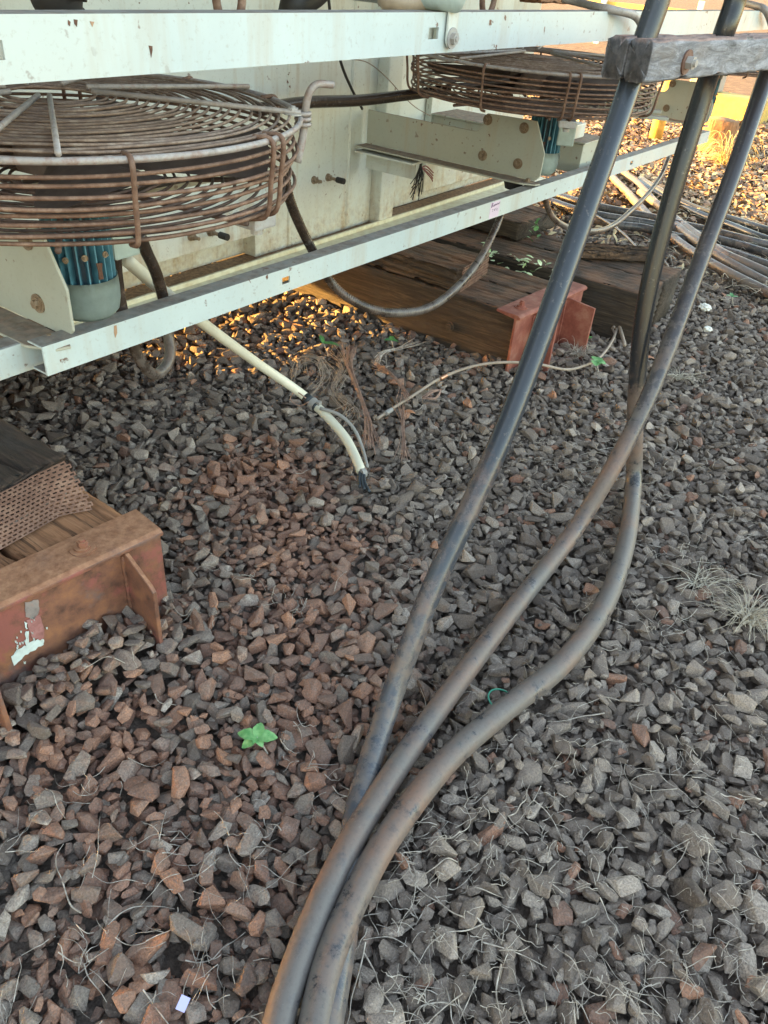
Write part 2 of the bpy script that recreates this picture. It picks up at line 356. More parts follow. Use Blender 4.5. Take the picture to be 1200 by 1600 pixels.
def prism(bm, pts, vec, bevel=0.0):
    """polygon pts (3D, planar) extruded by vec"""
    vs = [bm.verts.new(p) for p in pts]; f = bm.faces.new(vs)
    r = bmesh.ops.extrude_face_region(bm, geom=[f])
    nv = [g for g in r['geom'] if isinstance(g, bmesh.types.BMVert)]
    bmesh.ops.translate(bm, verts=nv, vec=Vector(vec))
    allv = vs + nv
    if bevel > 0:
        es = list(set(e for v in allv for e in v.link_edges))
        bmesh.ops.bevel(bm, geom=es, offset=bevel, segments=1, affect='EDGES')
    return allv
def spline(pts, n=8, closed=False):
    P = [Vector(p) for p in pts]; out = []
    N = len(P)
    rngk = range(N) if closed else range(N - 1)
    for i in rngk:
        p1 = P[i]; p2 = P[(i + 1) % N]
        p0 = P[i - 1] if (closed or i > 0) else p1 * 2 - p2
        p3 = P[(i + 2) % N] if (closed or i + 2 < N) else p2 * 2 - p1
        for k in range(n):
            t = k / n
            out.append(0.5 * ((2 * p1) + (-p0 + p2) * t + (2 * p0 - 5 * p1 + 4 * p2 - p3) * t * t + (-p0 + 3 * p1 - 3 * p2 + p3) * t ** 3))
    if not closed: out.append(P[-1].copy())
    return out
def tube(bm, pts, r, seg=10, closed=False, caps=True, rfun=None):
    N = len(pts); rings = []; prev = None; s = 0
    for i, p in enumerate(pts):
        if closed: t = pts[(i + 1) % N] - pts[i - 1]
        else: t = pts[min(i + 1, N - 1)] - pts[max(i - 1, 0)]
        if t.length < 1e-9: t = Vector((0, 0, 1))
        t.normalize()
        if prev is None:
            a = Vector((0, 0, 1)) if abs(t.z) < 0.9 else Vector((1, 0, 0))
            u = t.cross(a).normalized()
        else:
            u = (prev - t * prev.dot(t)).normalized()
        prev = u; v = t.cross(u)
        if i: s += (p - pts[i - 1]).length
        rr = r if rfun is None else rfun(s, i / (N - 1), r)
        rings.append([bm.verts.new(p + (u * math.cos(2 * math.pi * k / seg) + v * math.sin(2 * math.pi * k / seg)) * rr) for k in range(seg)])
    M2 = N if closed else N - 1
    for i in range(M2):
        a = rings[i]; b = rings[(i + 1) % N]
        for k in range(seg):
            bm.faces.new((a[k], a[(k + 1) % seg], b[(k + 1) % seg], b[k]))
    if caps and not closed:
        bm.faces.new(rings[0][::-1]); bm.faces.new(rings[-1])
def cyl(bm, a, b, r, seg=16, r2=None):
    a = Vector(a); b = Vector(b); r2 = r if r2 is None else r2
    L = (b - a).length
    tube(bm, [a, b], r, seg, rfun=lambda s, t, _: r + (r2 - r) * t)
def ring_pts(c, R, n=72, a0=0.0, a1=2 * math.pi):
    full = abs(a1 - a0 - 2 * math.pi) < 1e-6
    m = n if full else n + 1
    return [Vector((c[0] + R * math.cos(a0 + (a1 - a0) * k / n), c[1] + R * math.sin(a0 + (a1 - a0) * k / n), c[2])) for k in range(m)]
def hexbolt(bm, p, axis, r, hgt, washer=True):
    p = Vector(p); ax = Vector(axis).normalized()
    if washer: cyl(bm, p, p + ax * 0.003, r * 1.7, 20)
    cyl(bm, p + ax * 0.002, p + ax * (0.003 + hgt), r, 6)
    cyl(bm, p + ax * (0.003 + hgt), p + ax * (0.006 + hgt), r * 0.45, 10)
def wobble(amp, freq, seed):
    r = random.Random(seed); ph = [r.uniform(0, 6.28) for _ in range(6)]; fr = [freq * r.uniform(0.6, 1.6) for _ in range(6)]
    return lambda x, y, z: amp * (math.sin(fr[0] * x + ph[0]) * math.sin(fr[1] * y + ph[1]) + 0.5 * math.sin(fr[2] * z * 2 + ph[2] + fr[3] * x) + 0.4 * math.sin(fr[4] * y * 2.3 + ph[4]))
def timber(bm, lo, hi, axis=1, seed=0, grooves=3, amp=0.004, chip=0.012, depth=0.012, ends=True):
    """a sawn beam with weathering: its long edges wander and cracks run along the top and the side faces"""
    r = random.Random(seed)
    lo = Vector(lo); hi = Vector(hi); o = [k for k in range(3) if k != axis]
    L = hi[axis] - lo[axis]; W = hi[o[0]] - lo[o[0]]; H = hi[o[1]] - lo[o[1]]
    nL = max(8, int(L / 0.02)); nW = max(6, int(W / 0.009)); nH = max(6, int(H / 0.009))
    prof = []
    for i in range(nW): prof.append((i / nW, 0.0))
    for i in range(nH): prof.append((1.0, i / nH))
    for i in range(nW): prof.append((1 - i / nW, 1.0))
    for i in range(nH): prof.append((0.0, 1 - i / nH))
    cr = []
    for face in range(4):
        for g in range(grooves):
            c0 = r.uniform(0.08, 0.92); a = r.uniform(0, 1); b = a + r.uniform(0.3, 1.0)
            cr.append((face, c0, a - 0.3, b, r.uniform(0.3, 1.0) * depth, r.uniform(0, 6.28), r.uniform(0.006, 0.02), r.uniform(2, 6)))
    rows = []
    for j in range(nL + 1):
        s = j / nL; row = []
        for (u, v) in prof:
            face = 0 if v == 0 and u < 1 else 1 if u == 1 and v < 1 else 2 if v == 1 and u > 0 else 3
            t = (u, v, 1 - u, 1 - v)[face]
            dim = (W, H, W, H)[face]
            d = 0.0
            for (f, c0, a, b, dp, ph, wv, fq) in cr:
                if f == face and a < s < b:
                    c = c0 + wv / dim * math.sin(fq * s * L * 3 + ph)
                    x = (t - c) * dim / 0.006
                    fade = min(1, (s - a) * 6, (b - s) * 6)
                    d += dp * fade * math.exp(-x * x)
            edge = min(t, 1 - t) * dim
            rnd = 0.006 * math.exp(-(edge / 0.006) ** 2)
            n = amp * (math.sin(31 * s * L + 7 * t + seed) * 0.5 + 0.5 * math.sin(53 * t * dim / 0.1 + seed * 2 + 3 * s * L))
            if edge < 0.02: n += chip * max(0, math.sin(17 * s * L + seed + face) * math.sin(41 * s * L + seed * 3)) * (1 - edge / 0.02)
            q = [0.0] * 3; q[axis] = lo[axis] + s * L
            q[o[0]] = lo[o[0]] + u * W; q[o[1]] = lo[o[1]] + v * H
            dd = d + rnd + abs(n)
            if ends and j in (0, nL): q[axis] += (0.004 * math.sin(40 * u) + 0.003 * math.sin(57 * v + seed)) * (1 if j == 0 else -1)
            inward = {0: (0, 1), 1: (-1, 0), 2: (0, -1), 3: (1, 0)}[face]
            q[o[0]] += inward[0] * dd; q[o[1]] += inward[1] * dd
            row.append(bm.verts.new(q))
        rows.append(row)
    n = len(prof)
    for j in range(nL):
        for k in range(n):
            bm.faces.new((rows[j][k], rows[j][(k + 1) % n], rows[j + 1][(k + 1) % n], rows[j + 1][k]))
    for row in (rows[0], rows[-1]):       # rough end grain fan
        c = Vector((0, 0, 0))
        for v in row: c += v.co
        c /= n; cv = bm.verts.new(c)
        for k in range(n): bm.faces.new((row[k], row[(k + 1) % n], cv))
def rotate_all(bm, ang, piv): bmesh.ops.rotate(bm, verts=bm.verts, cent=Vector(piv), matrix=Matrix.Rotation(ang, 3, 'Z'))
def single(name, bm, mat, label, cat, group=None, smooth=False, kind=None):
    return tag(finish(bm, name, mat, None, smooth), label, cat, group, kind)
def NB(): return bmesh.new()

# ------------------------------------------------------------------ ground
bm = NB()
bmesh.ops.create_grid(bm, x_segments=80, y_segments=80, size=1)
for v in bm.verts:
    x = v.co.x; y = v.co.y
    v.co.x = math.copysign(abs(x) ** 2.2, x) * 300 + 3; v.co.y = math.copysign(abs(y) ** 2.2, y) * 300 + 1
    v.co.z = -0.012 + 0.012 * math.sin(v.co.x * 1.3) * math.sin(v.co.y * 1.7 + 1)
    if v.co.x < 6.2 and abs(v.co.y) < 6: v.co.z -= 0.075
g = finish(bm, 'ground', MT['soil'], None, True, (0, 0, 0)); tag(g, 'brown bare soil under the stones and leaf litter', 'ground', kind='structure')
bm = NB(); box(bm, (-1.5, -3.2, -0.2), (5.6, 5.5, -0.046))
g = finish(bm, 'ballast_bed', MT['dirt'], None, False, (2, 1, -0.2)); tag(g, 'dark dirt showing between the stones', 'ground', kind='structure')

# ------------------------------------------------------------------ the long container and its frame
TOPY, LOWY = 1.10, 1.40
tA, tB = aty(0, 22, TOPY), aty(935, 17, TOPY)
tC, tD = aty(0, 133, TOPY), aty(935, 65, TOPY)
lA, lB = aty(75, 588, LOWY), aty(1105, 222, LOWY)
LH = 0.066
U = root('equipment_container', (2.5, 2.4, 0.335), 'pale green steel container on timber sleepers with long rails and fan arms along its side', 'container')
# body with proud and recessed panels
bm = NB()
WX0, WX1 = -5.0, 5.0
box(bm, (WX0, 2.40, 0.345), (WX1, 4.45, 2.9), 0.01)
body = finish(bm, 'body', MT['wall'], U)
bm = NB()      # side skin: plain bay, proud panel, corrugated post
xs = [WX0, 0.2, 1.3, aty(405, 330, 2.3).x, aty(607, 321, 2.3).x, 4.2, WX1]
box(bm, (xs[3] + 0.004, 2.33, 0.347), (xs[4] - 0.12, 2.40, 2.898), 0.004)
for k in range(2):    # shallow vertical swages
    x = xs[3] + 0.22 + k * 0.42
    if x < xs[4] - 0.16: cyl(bm, (x, 2.334, 0.36), (x, 2.334, 2.88), 0.012, 10)
finish(bm, 'ribbed_panel', MT['wall'], body)
bm = NB()
box(bm, (xs[2], 2.26, 0.47), (xs[3], 2.397, 2.0), 0.006)
finish(bm, 'access_panel', MT['wall'], body)
bm = NB()
box(bm, (xs[4] - 0.118, 2.27, 0.345), (xs[4], 2.397, 2.898), 0.008)
finish(bm, 'corner_post', MT['wall'], body)
bm = NB()
box(bm, (xs[4] + 0.42, 2.36, 0.40), (WX1 - 0.3, 2.397, 1.6), 0.006)
finish(bm, 'access_panel', MT['wall'], body)
bm = NB()
box(bm, (WX0, 2.17, 0.318), (WX1, 2.398, 0.347), 0.004)
box(bm, (WX0, 4.36, 0.289), (WX1, 4.46, 0.343), 0.004)  # unseen far-side strip, added to cut back the sun passing under the body
box(bm, (WX0, 2.262, 0.347), (WX1, 2.275, 0.366), 0.003)
finish(bm, 'base_ledge_and_sun_stop', MT['ledge'], U)
# studs with rubber sleeves
def stud(px, py, sleeve):
    bm = NB(); p = aty(px, py, 2.26 if px < 400 else 2.33); a = Vector((0, -1, 0))
    cyl(bm, p + Vector((0, 0.02, 0)), p - Vector((0, 0.004, 0)), 0.017, 16)
    cyl(bm, p - Vector((0, 0.004, 0)), p - Vector((0, 0.02, 0)), 0.013, 6)
    cyl(bm, p, p - Vector((0, 0.045 if not sleeve else 0.09, 0)), 0.007, 10)
    s = finish(bm, 'stud', MT['bolt'], body)
    if sleeve:
        bm = NB(); cyl(bm, p - Vector((0, 0.055, 0)), p - Vector((0, 0.095, 0)), 0.013, 14); finish(bm, 'rubber_sleeve', MT['darkrubber'], body)
for q in ((298, 369, False), (328, 362, True), (490, 281, False), (512, 277, True)): stud(*q)
# channel section rails
def rail(name, A, B, hgt, depth, mat, slots=(), par=U):
    """C-channel: front web, top and bottom flanges, running from A to B (front bottom edge)"""
    bm = NB(); A = Vector(A); B = Vector(B)
    d = 0.005; dz = (B.z - A.z)
    def bar(y0, y1, z0, z1):
        xs_ = [A.x] + sorted(s_ for sl in slots for s_ in sl) + [B.x]
        v = [(A.x, y0, A.z + z0), (A.x, y1, A.z + z0), (A.x, y1, A.z + z1), (A.x, y0, A.z + z1)]
        prism(bm, v, (B.x - A.x, B.y - A.y, dz), 0.0012)
    y = A.y
    if not slots:
        bar(y, y + d, 0, hgt)
    else:
        cur = A.x; 
        def seg(x0, x1, z0, z1):
            za = A.z + dz * (x0 - A.x) / (B.x - A.x); zb = A.z + dz * (x1 - A.x) / (B.x - A.x)
            prism(bm, [(x0, y, za + z0), (x0, y + d, za + z0), (x0, y + d, za + z1), (x0, y, za + z1)], (x1 - x0, 0, zb - za))
        for (x0, x1) in slots:
            seg(cur, x0, 0, hgt); seg(x0, x1, 0, hgt * 0.36); seg(x0, x1, hgt * 0.64, hgt); cur = x1
        seg(cur, B.x, 0, hgt)
    bar(y + 0.0055, y + depth, hgt - d - 0.0005, hgt - 0.0005); bar(y + 0.0055, y + depth, 0.0005, d)
    return finish(bm, name, mat, par)
sx = aty(447, 443, LOWY).x; sx2 = aty(985, 262, LOWY).x
low = rail('lower_rail', lA, lB, LH, 0.052, MT['rail'], [(sx - 0.016, sx + 0.016), (sx2 - 0.02, sx2 + 0.02)])
pz = aty(0, 575, 1.47)
rail('lower_rail', (-0.9, 1.475, lA.z - 0.012), (lA.x + 0.06, 1.475, lA.z - 0.014), LH, 0.052, MT['rail'])
hs = aty(680, 58, TOPY).x; sl = 0.036
topH = tA.z - tC.z
e = Vector((5.9, TOPY, tC.z + (tD.z - tC.z) * (5.9 - tC.x) / (tD.x - tC.x)))
s0 = Vector((-1.6, TOPY, tC.z + (tD.z - tC.z) * (-1.6 - tC.x) / (tD.x - tC.x)))
hx = aty(2, 92, TOPY).x
up = rail('upper_rail', s0, e, topH, 0.06, MT['rail'], [(hx - 0.012, hx + 0.006), (hs - 0.03, hs + 0.012)])
# rust weeping under two holes of the upper rail, drawn as thin scale flakes
def flake(par, pts_px, ysurf, mat, name='rust_stain', th=0.0006):
    bm = NB(); pts = [aty(a, b, ysurf) for a, b in pts_px]
    prism(bm, pts, (0, -th, 0)); finish(bm, name, mat, par)
MT['stain'] = rusty('rust_stain', (0.30, 0.17, 0.10), (0.42, 0.27, 0.17), (0.55, 0.42, 0.30), 60, 0.8, 0.3)
MT['scale'] = rusty('dark_rust_scale', (0.07, 0.035, 0.025), (0.12, 0.06, 0.04), (0.2, 0.11, 0.07), 60, 0.9, 0.5)
flake(up, [(106, 31), (110, 34), (109, 41), (106, 38)], TOPY - 0.0002, MT['scale'])
flake(up, [(115, 30), (121, 31), (120, 42), (116, 37)], TOPY - 0.0002, MT['scale'])
flake(up, [(232, 71), (238, 72), (238, 79), (236, 90), (234, 79)], TOPY - 0.0002, MT['scale'])
flake(up, [(140, 33), (147, 34), (144, 42)], TOPY - 0.0002, MT['stain'])
flake(low, [(178, 509), (182, 508), (183, 520), (180, 528), (178, 520)], LOWY - 0.0002, MT['stain'])
# label on the lower rail
bm = NB(); c1 = aty(766, 324, LOWY); c2 = aty(781, 318, LOWY)
zz = lambda x: lA.z + (lB.z - lA.z) * (x - lA.x) / (lB.x - lA.x)
prism(bm, [(c1.x, LOWY - 0.0002, zz(c1.x) + 0.003), (c2.x, LOWY - 0.0002, zz(c2.x) + 0.003), (c2.x, LOWY - 0.0002, zz(c2.x) + 0.062), (c1.x, LOWY - 0.0002, zz(c1.x) + 0.062)], (0, -0.0006, 0))
stick = finish(bm, 'sticker', MT['pink'], low); stick['label'] = 'small pink handwritten sticker'
bm = NB()
W_ = c2.x - c1.x
def scrib(pts, r=0.0011):
    P = [Vector((c1.x + u * W_, LOWY - 0.0012, zz(c1.x) + 0.003 + v * 0.059)) for u, v in pts]
    tube(bm, spline(P, 4), r, 5)
scrib([(0.10, 0.70), (0.13, 0.95), (0.24, 0.92), (0.14, 0.83), (0.25, 0.78), (0.12, 0.70)])
scrib([(0.30, 0.74), (0.36, 0.84), (0.42, 0.76), (0.34, 0.72)])
scrib([(0.46, 0.74), (0.50, 0.84), (0.56, 0.75), (0.60, 0.84)])
scrib([(0.62, 0.84), (0.67, 0.76), (0.72, 0.88)]); scrib([(0.76, 0.80), (0.84, 0.84), (0.78, 0.77), (0.88, 0.78)])
scrib([(0.93, 0.78), (0.95, 0.90)])
scrib([(0.22, 0.55), (0.34, 0.53), (0.25, 0.40)], 0.0007); scrib([(0.45, 0.55), (0.50, 0.42), (0.58, 0.56)], 0.0007); scrib([(0.66, 0.55), (0.78, 0.50), (0.68, 0.42), (0.80, 0.40)], 0.0007)
finish(bm, 'handwriting', MT['ink'], low)
# fan arms: web plate with a raised head, a bottom flange towards the viewer, rusty bolts
def arm(x, tip):
    bm = NB(); z0 = 0.727
    prof = [(2.31, z0), (tip + 0.02, z0), (tip, z0 + 0.02), (tip - 0.002, z0 + 0.11), (tip + 0.055, z0 + 0.222), (tip + 0.285, z0 + 0.216), (tip + 0.302, z0 + 0.20), (tip + 0.30, z0 + 0.165), (tip + 0.315, z0 + 0.146), (tip + 0.335, z0 + 0.141), (2.31, z0 + 0.141)]
    prism(bm, [(x, y, z) for y, z in prof], (0.007, 0, 0), 0.0015)
    prism(bm, [(x - 0.0005, 2.31, z0), (x - 0.0005, tip + 0.02, z0), (x - 0.022, tip - 0.018, z0), (x - 0.055, tip - 0.01, z0), (x - 0.085, tip + 0.05, z0), (x - 0.085, 2.31, z0)], (0, 0, -0.007), 0.0015)
    a = finish(bm, 'support_arm', MT['arm'], U)
    for yy, zz_ in ((1.687, 0.92), (1.515, 0.916), (1.688, 0.781), (1.517, 0.779)):
        bm = NB(); p = Vector((x, yy - 1.408 + tip, zz_))
        cyl(bm, p, p - Vector((0.004, 0, 0)), 0.021, 24); cyl(bm, p - Vector((0.004, 0, 0)), p - Vector((0.007, 0, 0)), 0.015, 20)
        cyl(bm, p - Vector((0.005, 0, 0)), p - Vector((0.014, 0, 0)), 0.010, 6)
        finish(bm, 'bolt', MT['bolt'], a)
    bm = NB(); hexbolt(bm, (x - 0.035, tip + 0.035, z0), (0, 0, 1), 0.011, 0.008, True); finish(bm, 'bolt', MT['bolt'], a)
    bm = NB(); cyl(bm, (x - 0.03, tip + 0.10, z0 - 0.008), (x - 0.03, tip + 0.10, z0 - 0.040), 0.045, 20, 0.034); finish(bm, 'rubber_foot', MT['darkrubber'], a)
    return a
ARMX = [0.91, 3.18, 5.58]
for x in ARMX: arm(x, 1.41)
bm = NB()     # splice on the second arm close to the wall
box(bm, (3.172, 2.02, 0.62), (3.178, 2.30, 0.719), 0.001)
box(bm, (3.08, 1.98, 0.70), (3.16, 2.30, 0.708), 0.001)
finish(bm, 'arm_gusset', MT['wall'], U)
# box beam beyond the second fan
bm = NB(); p = aty(912, 228, 1.5)
box(bm, (p.x, 1.50, 0.655), (p.x + 0.24, 2.36, 0.785), 0.004)
finish(bm, 'box_beam', MT['arm'], U)
bm = NB(); box(bm, (p.x - 0.01, 1.49, 0.787), (p.x + 0.25, 2.36, 0.795), 0.002); finish(bm, 'beam_cap', MT['arm'], U)
bm = NB(); box(bm, (p.x + 0.02, 1.56, 0.797), (p.x + 0.13, 1.75, 0.86), 0.006); finish(bm, 'spacer_block', MT['wall'], U)
# pipework above the upper rail, clamped to it by a strap
bm = NB(); cyl(bm, aty(742, -8, 1.12), aty(742, -8, 1.12) + Vector((0, 0.9, 0)), 0.03, 24)
pp = aty(716, -12, TOPY - 0.02)
bm.free(); bm = NB()
cyl(bm, pp, pp + Vector((-0.005, 0.5, 0)), 0.040, 28)
fit = finish(bm, 'pipe_elbow', MT['cap'], U, True)
bm = NB(); q = pp
tube(bm, spline([aty(705, -5, 1.16), aty(660, 2, 1.17), aty(625, 4, 1.2), aty(600, -5, 1.25)], 6), 0.022, 14, rfun=lambda s, t, r: r * (1 + 0.25 * math.exp(-((t - 0.85) / 0.08) ** 2)))
finish(bm, 'drain_pipe', plain('tan_painted_pipe', (0.42, 0.34, 0.25), 0.5), U, True)
bm = NB()
b0 = aty(700, 62, TOPY)
y_ = TOPY - 0.004
pts = []
for k in range(13):
    a = math.pi + math.pi * k / 12; pts.append(Vector((b0.x + 0.021 * math.cos(a), y_, b0.z + 0.004 + 0.021 * math.sin(a))))
pts += [Vector((b0.x + 0.021, y_, b0.z + 0.075)), Vector((b0.x - 0.021, y_, b0.z + 0.075))]
prism(bm, pts, (0, -0.006, 0), 0.001)
strap = finish(bm, 'strap', MT['wall'], U)
bm = NB(); hexbolt(bm, (b0.x, y_ - 0.006, b0.z + 0.004), (0, -1, 0), 0.013, 0.010); finish(bm, 'bolt', MT['zinc'], strap)
# radiator bank over the fans, out of the picture's upper edge
for rx in (0.15, 2.35, 4.75):
    bm = NB()
    for k in range(22): box(bm, (rx + k * 0.075, 1.22, 1.62), (rx + k * 0.075 + 0.022, 2.05, 2.85), 0.006)
    cyl(bm, (rx - 0.03, 1.64, 2.75), (rx + 1.65, 1.64, 2.75), 0.05, 16); cyl(bm, (rx - 0.03, 1.64, 1.72), (rx + 1.65, 1.64, 1.72), 0.05, 16)
    finish(bm, 'radiator', MT['wall'], U)

# ------------------------------------------------------------------ cooling fans (three in view, each a thing)
def make_fan(c, label):
    cx, cy = c; ZB, ZT, R = 1.037, 1.166, 0.47
    F = root('cooling_fan', (cx, cy, 0.70), label, 'fan', 'caged fans under the radiator bank')
    fr = random.Random(17)
    def wring(c, R_, n):       # hand bent ring, slightly out of true
        a1, a2, p1, p2 = fr.uniform(0, 0.004), fr.uniform(0, 0.0025), fr.uniform(0, 6.28), fr.uniform(0, 6.28)
        return [Vector((c[0] + (R_ + a1 * math.sin(2 * t + p1)) * math.cos(t), c[1] + (R_ + a1 * math.sin(2 * t + p1)) * math.sin(t), c[2] + a2 * math.sin(3 * t + p2) + a2 * math.sin(7 * t + p1) * 0.5)) for t in [2 * math.pi * k / n for k in range(n)]]
    bm = NB()        # side guard
    for k in range(8):
        z = ZB + (ZT - 0.010 - ZB) * k / 8; rr = R * (0.985 + 0.015 * math.sin(k * 1.7)) + (0.012 * k / 8)
        tube(bm, wring((cx, cy, z), rr, 96), 0.0036, 7, True)
    side = finish(bm, 'side_guard', MT['rod'], F, True)
    bm = NB(); tube(bm, ring_pts((cx, cy, ZT), R + 0.014, 110), 0.0058, 8, True); finish(bm, 'rim_hoop', MT['rod_grey'], F, True)
    bm = NB()        # top grille rings
    for k in range(20):
        rr = R - 0.006 - k * 0.0200
        tube(bm, wring((cx, cy, ZT + 0.003 + 0.012 * (k / 17)), rr, 90), 0.0029, 6, True)
    top = finish(bm, 'top_guard', MT['rod_mid'], F, True)
    bm = NB()        # lower grille rings
    for k in range(15):
        rr = R - 0.02 - k * 0.025
        tube(bm, wring((cx, cy, ZB - 0.002), rr, 80), 0.0032, 5, True)
    finish(bm, 'bottom_guard', MT['rod_dark'], F, True)
    bm = NB()        # radial rods above and below
    for a in (-48, -124, -8, 36, 85, 130, 178, 222):
        a = rad(a); d = Vector((math.cos(a), math.sin(a), 0))
        tube(bm, [Vector((cx, cy, ZT + 0.026)) + d * 0.08, Vector((cx, cy, ZT + 0.011)) + d * (R + 0.015)], 0.0052, 7)
    finish(bm, 'radial_rod', MT['rod_grey'], F, True)
    bm = NB()
    for k in range(8):
        a = rad(8 + 45 * k); d = Vector((math.cos(a), math.sin(a), 0))
        tube(bm, [Vector((cx, cy, ZB - 0.010)) + d * 0.08, Vector((cx, cy, ZB - 0.010)) + d * (R - 0.01)], 0.0055, 7)
    finish(bm, 'lower_radial_rod', MT['rod_dark'], F, True)
    for a0 in (-150, -112, -75.5, -20, 14, 50, 85, 120, 165, 190):     # upright U shaped ties
        bm = NB(); 
        for da in ((-2.2, 2.2) if a0 in (-75.5, 50, 165) else (0,)):
            a = rad(a0 + da); d = Vector((math.cos(a), math.sin(a), 0)); o = Vector((cx, cy, 0))
            rr = R + 0.024
            P = [o + d * (R - 0.015) + Vector((0, 0, ZT + 0.004)), o + d * rr + Vector((0, 0, ZT)), o + d * (rr - 0.004) + Vector((0, 0, (ZT + ZB) / 2)), o + d * (rr - 0.014) + Vector((0, 0, ZB + 0.002)), o + d * (R - 0.03) + Vector((0, 0, ZB - 0.013))]
            tube(bm, spline(P, 5), 0.0047, 7)
        finish(bm, 'tie_rod', MT['rod'], side, True)
    # hooked handle bolted on the rim
    a = rad(-46); d = Vector((math.cos(a), math.sin(a), 0)); b = Vector((cx, cy, 0)) + d * (R + 0.020); b.z = ZT
    bm = NB()
    tube(bm, spline([b + Vector((-0.012, 0.004, -0.085)), b + Vector((0.0, 0, -0.035)), b + Vector((0.006, 0, 0.0)), b + Vector((0.008, -0.003, 0.030)), b + Vector((0.016, -0.006, 0.050)), b + Vector((0.034, -0.010, 0.060)), b + Vector((0.070, -0.020, 0.058))], 6), 0.0085, 10, rfun=lambda s, t, r: r * (1 - 0.15 * t))
    for dz in (-0.012, -0.002, 0.008):
        tube(bm, [p + Vector((0, 0, 0)) for p in ring_pts((b.x, b.y, b.z + dz), 0.014, 18)], 0.0045, 6, True)
    hd = finish(bm, 'lifting_handle', MT['rod_grey'], F, True)
    bm = NB(); hexbolt(bm, b + Vector((-0.022, 0.008, 0.006)), (0, 0, 1), 0.011, 0.010); finish(bm, 'bolt', MT['zinc'], hd)
    # blades and hub
    hub = NB(); cyl(hub, (cx, cy, ZB + 0.015), (cx, cy, ZT - 0.03), 0.085, 28); hub = finish(hub, 'hub', MT['blade'], F, False)
    for k in range(5):
        bm = NB(); a = rad(72 * k + 14); vs = []
        for i in range(9):
            r_ = 0.08 + (0.42 - 0.08) * i / 8; wd = 0.24 + 0.10 * (i / 8) ; row = []
            for j in range(7):
                t = j / 6 - 0.5; aa = a + t * wd * 1.5 + 0.25 * (i / 8)
                row.append(bm.verts.new((cx + r_ * math.cos(aa), cy + r_ * math.sin(aa), ZB + 0.055 + t * 0.055 + 0.01 * math.cos(3 * t))))
            vs.append(row)
        fs = []
        for i in range(8):
            for j in range(6): fs.append(bm.faces.new((vs[i][j], vs[i + 1][j], vs[i + 1][j + 1], vs[i][j + 1])))
        bmesh.ops.solidify(bm, geom=fs, thickness=0.004)
        finish(bm, 'blade', MT['blade'], F, True)
    # motor: finned barrel, end bell, terminal box, foot
    bm = NB(); mz0, mz1 = 0.790, 0.985
    mx, my = cx + 0.012, cy
    cyl(bm, (mx, my, mz0), (mx, my, mz1), 0.046, 28)
    cyl(bm, (mx, my, mz1 - 0.012), (mx, my, mz1 + 0.012), 0.075, 28)
    mo = finish(bm, 'motor', MT['fin_shade'], F)
    bm = NB()
    for k in range(22):
        a = 2 * math.pi * k / 22; d = Vector((math.cos(a), math.sin(a), 0)); n = Vector((-d.y, d.x, 0))
        o = Vector((mx, my, 0))
        P = [o + d * 0.044 + n * 0.0019, o + d * 0.070 + n * 0.0014, o + d * 0.070 - n * 0.0014, o + d * 0.044 - n * 0.0019]
        prism(bm, [p + Vector((0, 0, mz0 + 0.004)) for p in P], (0, 0, mz1 - mz0 - 0.01))
    finish(bm, 'cooling_fins', MT['blue'], mo)
    bm = NB()
    prof = [(0.073, 0.828), (0.074, 0.800), (0.073, 0.775), (0.068, 0.752), (0.055, 0.738), (0.03, 0.732), (0.0005, 0.731)]
    seg = 36; rings = []
    for r_, z in prof: rings.append([bm.verts.new((mx + r_ * math.cos(2 * math.pi * k / seg), my + r_ * math.sin(2 * math.pi * k / seg), z)) for k in range(seg)])
    fs = []
    for i in range(len(prof) - 1):
        for k in range(seg): fs.append(bm.faces.new((rings[i][k], rings[i][(k + 1) % seg], rings[i + 1][(k + 1) % seg], rings[i + 1][k])))
    bmesh.ops.solidify(bm, geom=fs, thickness=0.002)
    finish(bm, 'end_bell', MT['cap'], mo, True)
    bm = NB(); box(bm, (mx + 0.045, my - 0.06, 0.86), (mx + 0.115, my + 0.03, 0.95), 0.006); finish(bm, 'terminal_box', MT['cap'], mo)
    for aa in (-150, -118, -80):
        bm = NB(); a = rad(aa); o = Vector((mx + 0.070 * math.cos(a), my + 0.070 * math.sin(a), 0.865 + 0.02 * math.sin(aa)))
        hexbolt(bm, o, (math.cos(a), math.sin(a), 0), 0.004, 0.004); finish(bm, 'bolt', MT['bolt'], mo)
    bm = NB(); a = rad(-100); o = Vector((mx + 0.071 * math.cos(a), my + 0.071 * math.sin(a), 0.836))
    prism(bm, [o, o + Vector((0.010, -0.002, 0)), o + Vector((0.009, -0.002, 0.020)), o + Vector((0.012, -0.002, 0.034)), o + Vector((-0.002, -0.001, 0.036)), o + Vector((0.001, -0.001, 0.016))], (0, -0.003, 0)); finish(bm, 'rust_patch', MT['scale'], mo)
    # cross bars that carry the motor
    bm = NB()
    for dy in (-0.09, 0.09): box(bm, (cx - 0.07, cy + dy - 0.018, ZB - 0.040), (cx + 0.47, cy + dy + 0.018, ZB - 0.028), 0.002)
    finish(bm, 'mounting_bar', MT['arm'], F)
    bm = NB(); box(bm, (cx + 0.10, cy - R + 0.03, ZB - 0.036), (cx + 0.16, cy - R + 0.09, ZB - 0.012), 0.004); 
    cyl(bm, (cx + 0.13, cy - R + 0.055, ZB - 0.04), (cx + 0.13, cy - R + 0.055, ZB - 0.05), 0.012, 10)
    finish(bm, 'guard_clip', MT['zinc'], F)
    return F
fan1 = make_fan((1.0, 1.49), 'nearest rusty caged fan with hooked handle and blue motor at the left edge')
def copy_tree(o, parent=None):
    c = o.copy(); col.objects.link(c); c.parent = parent
    for ch in list(kids.get(o.name, [])): copy_tree(ch, c)
    return c
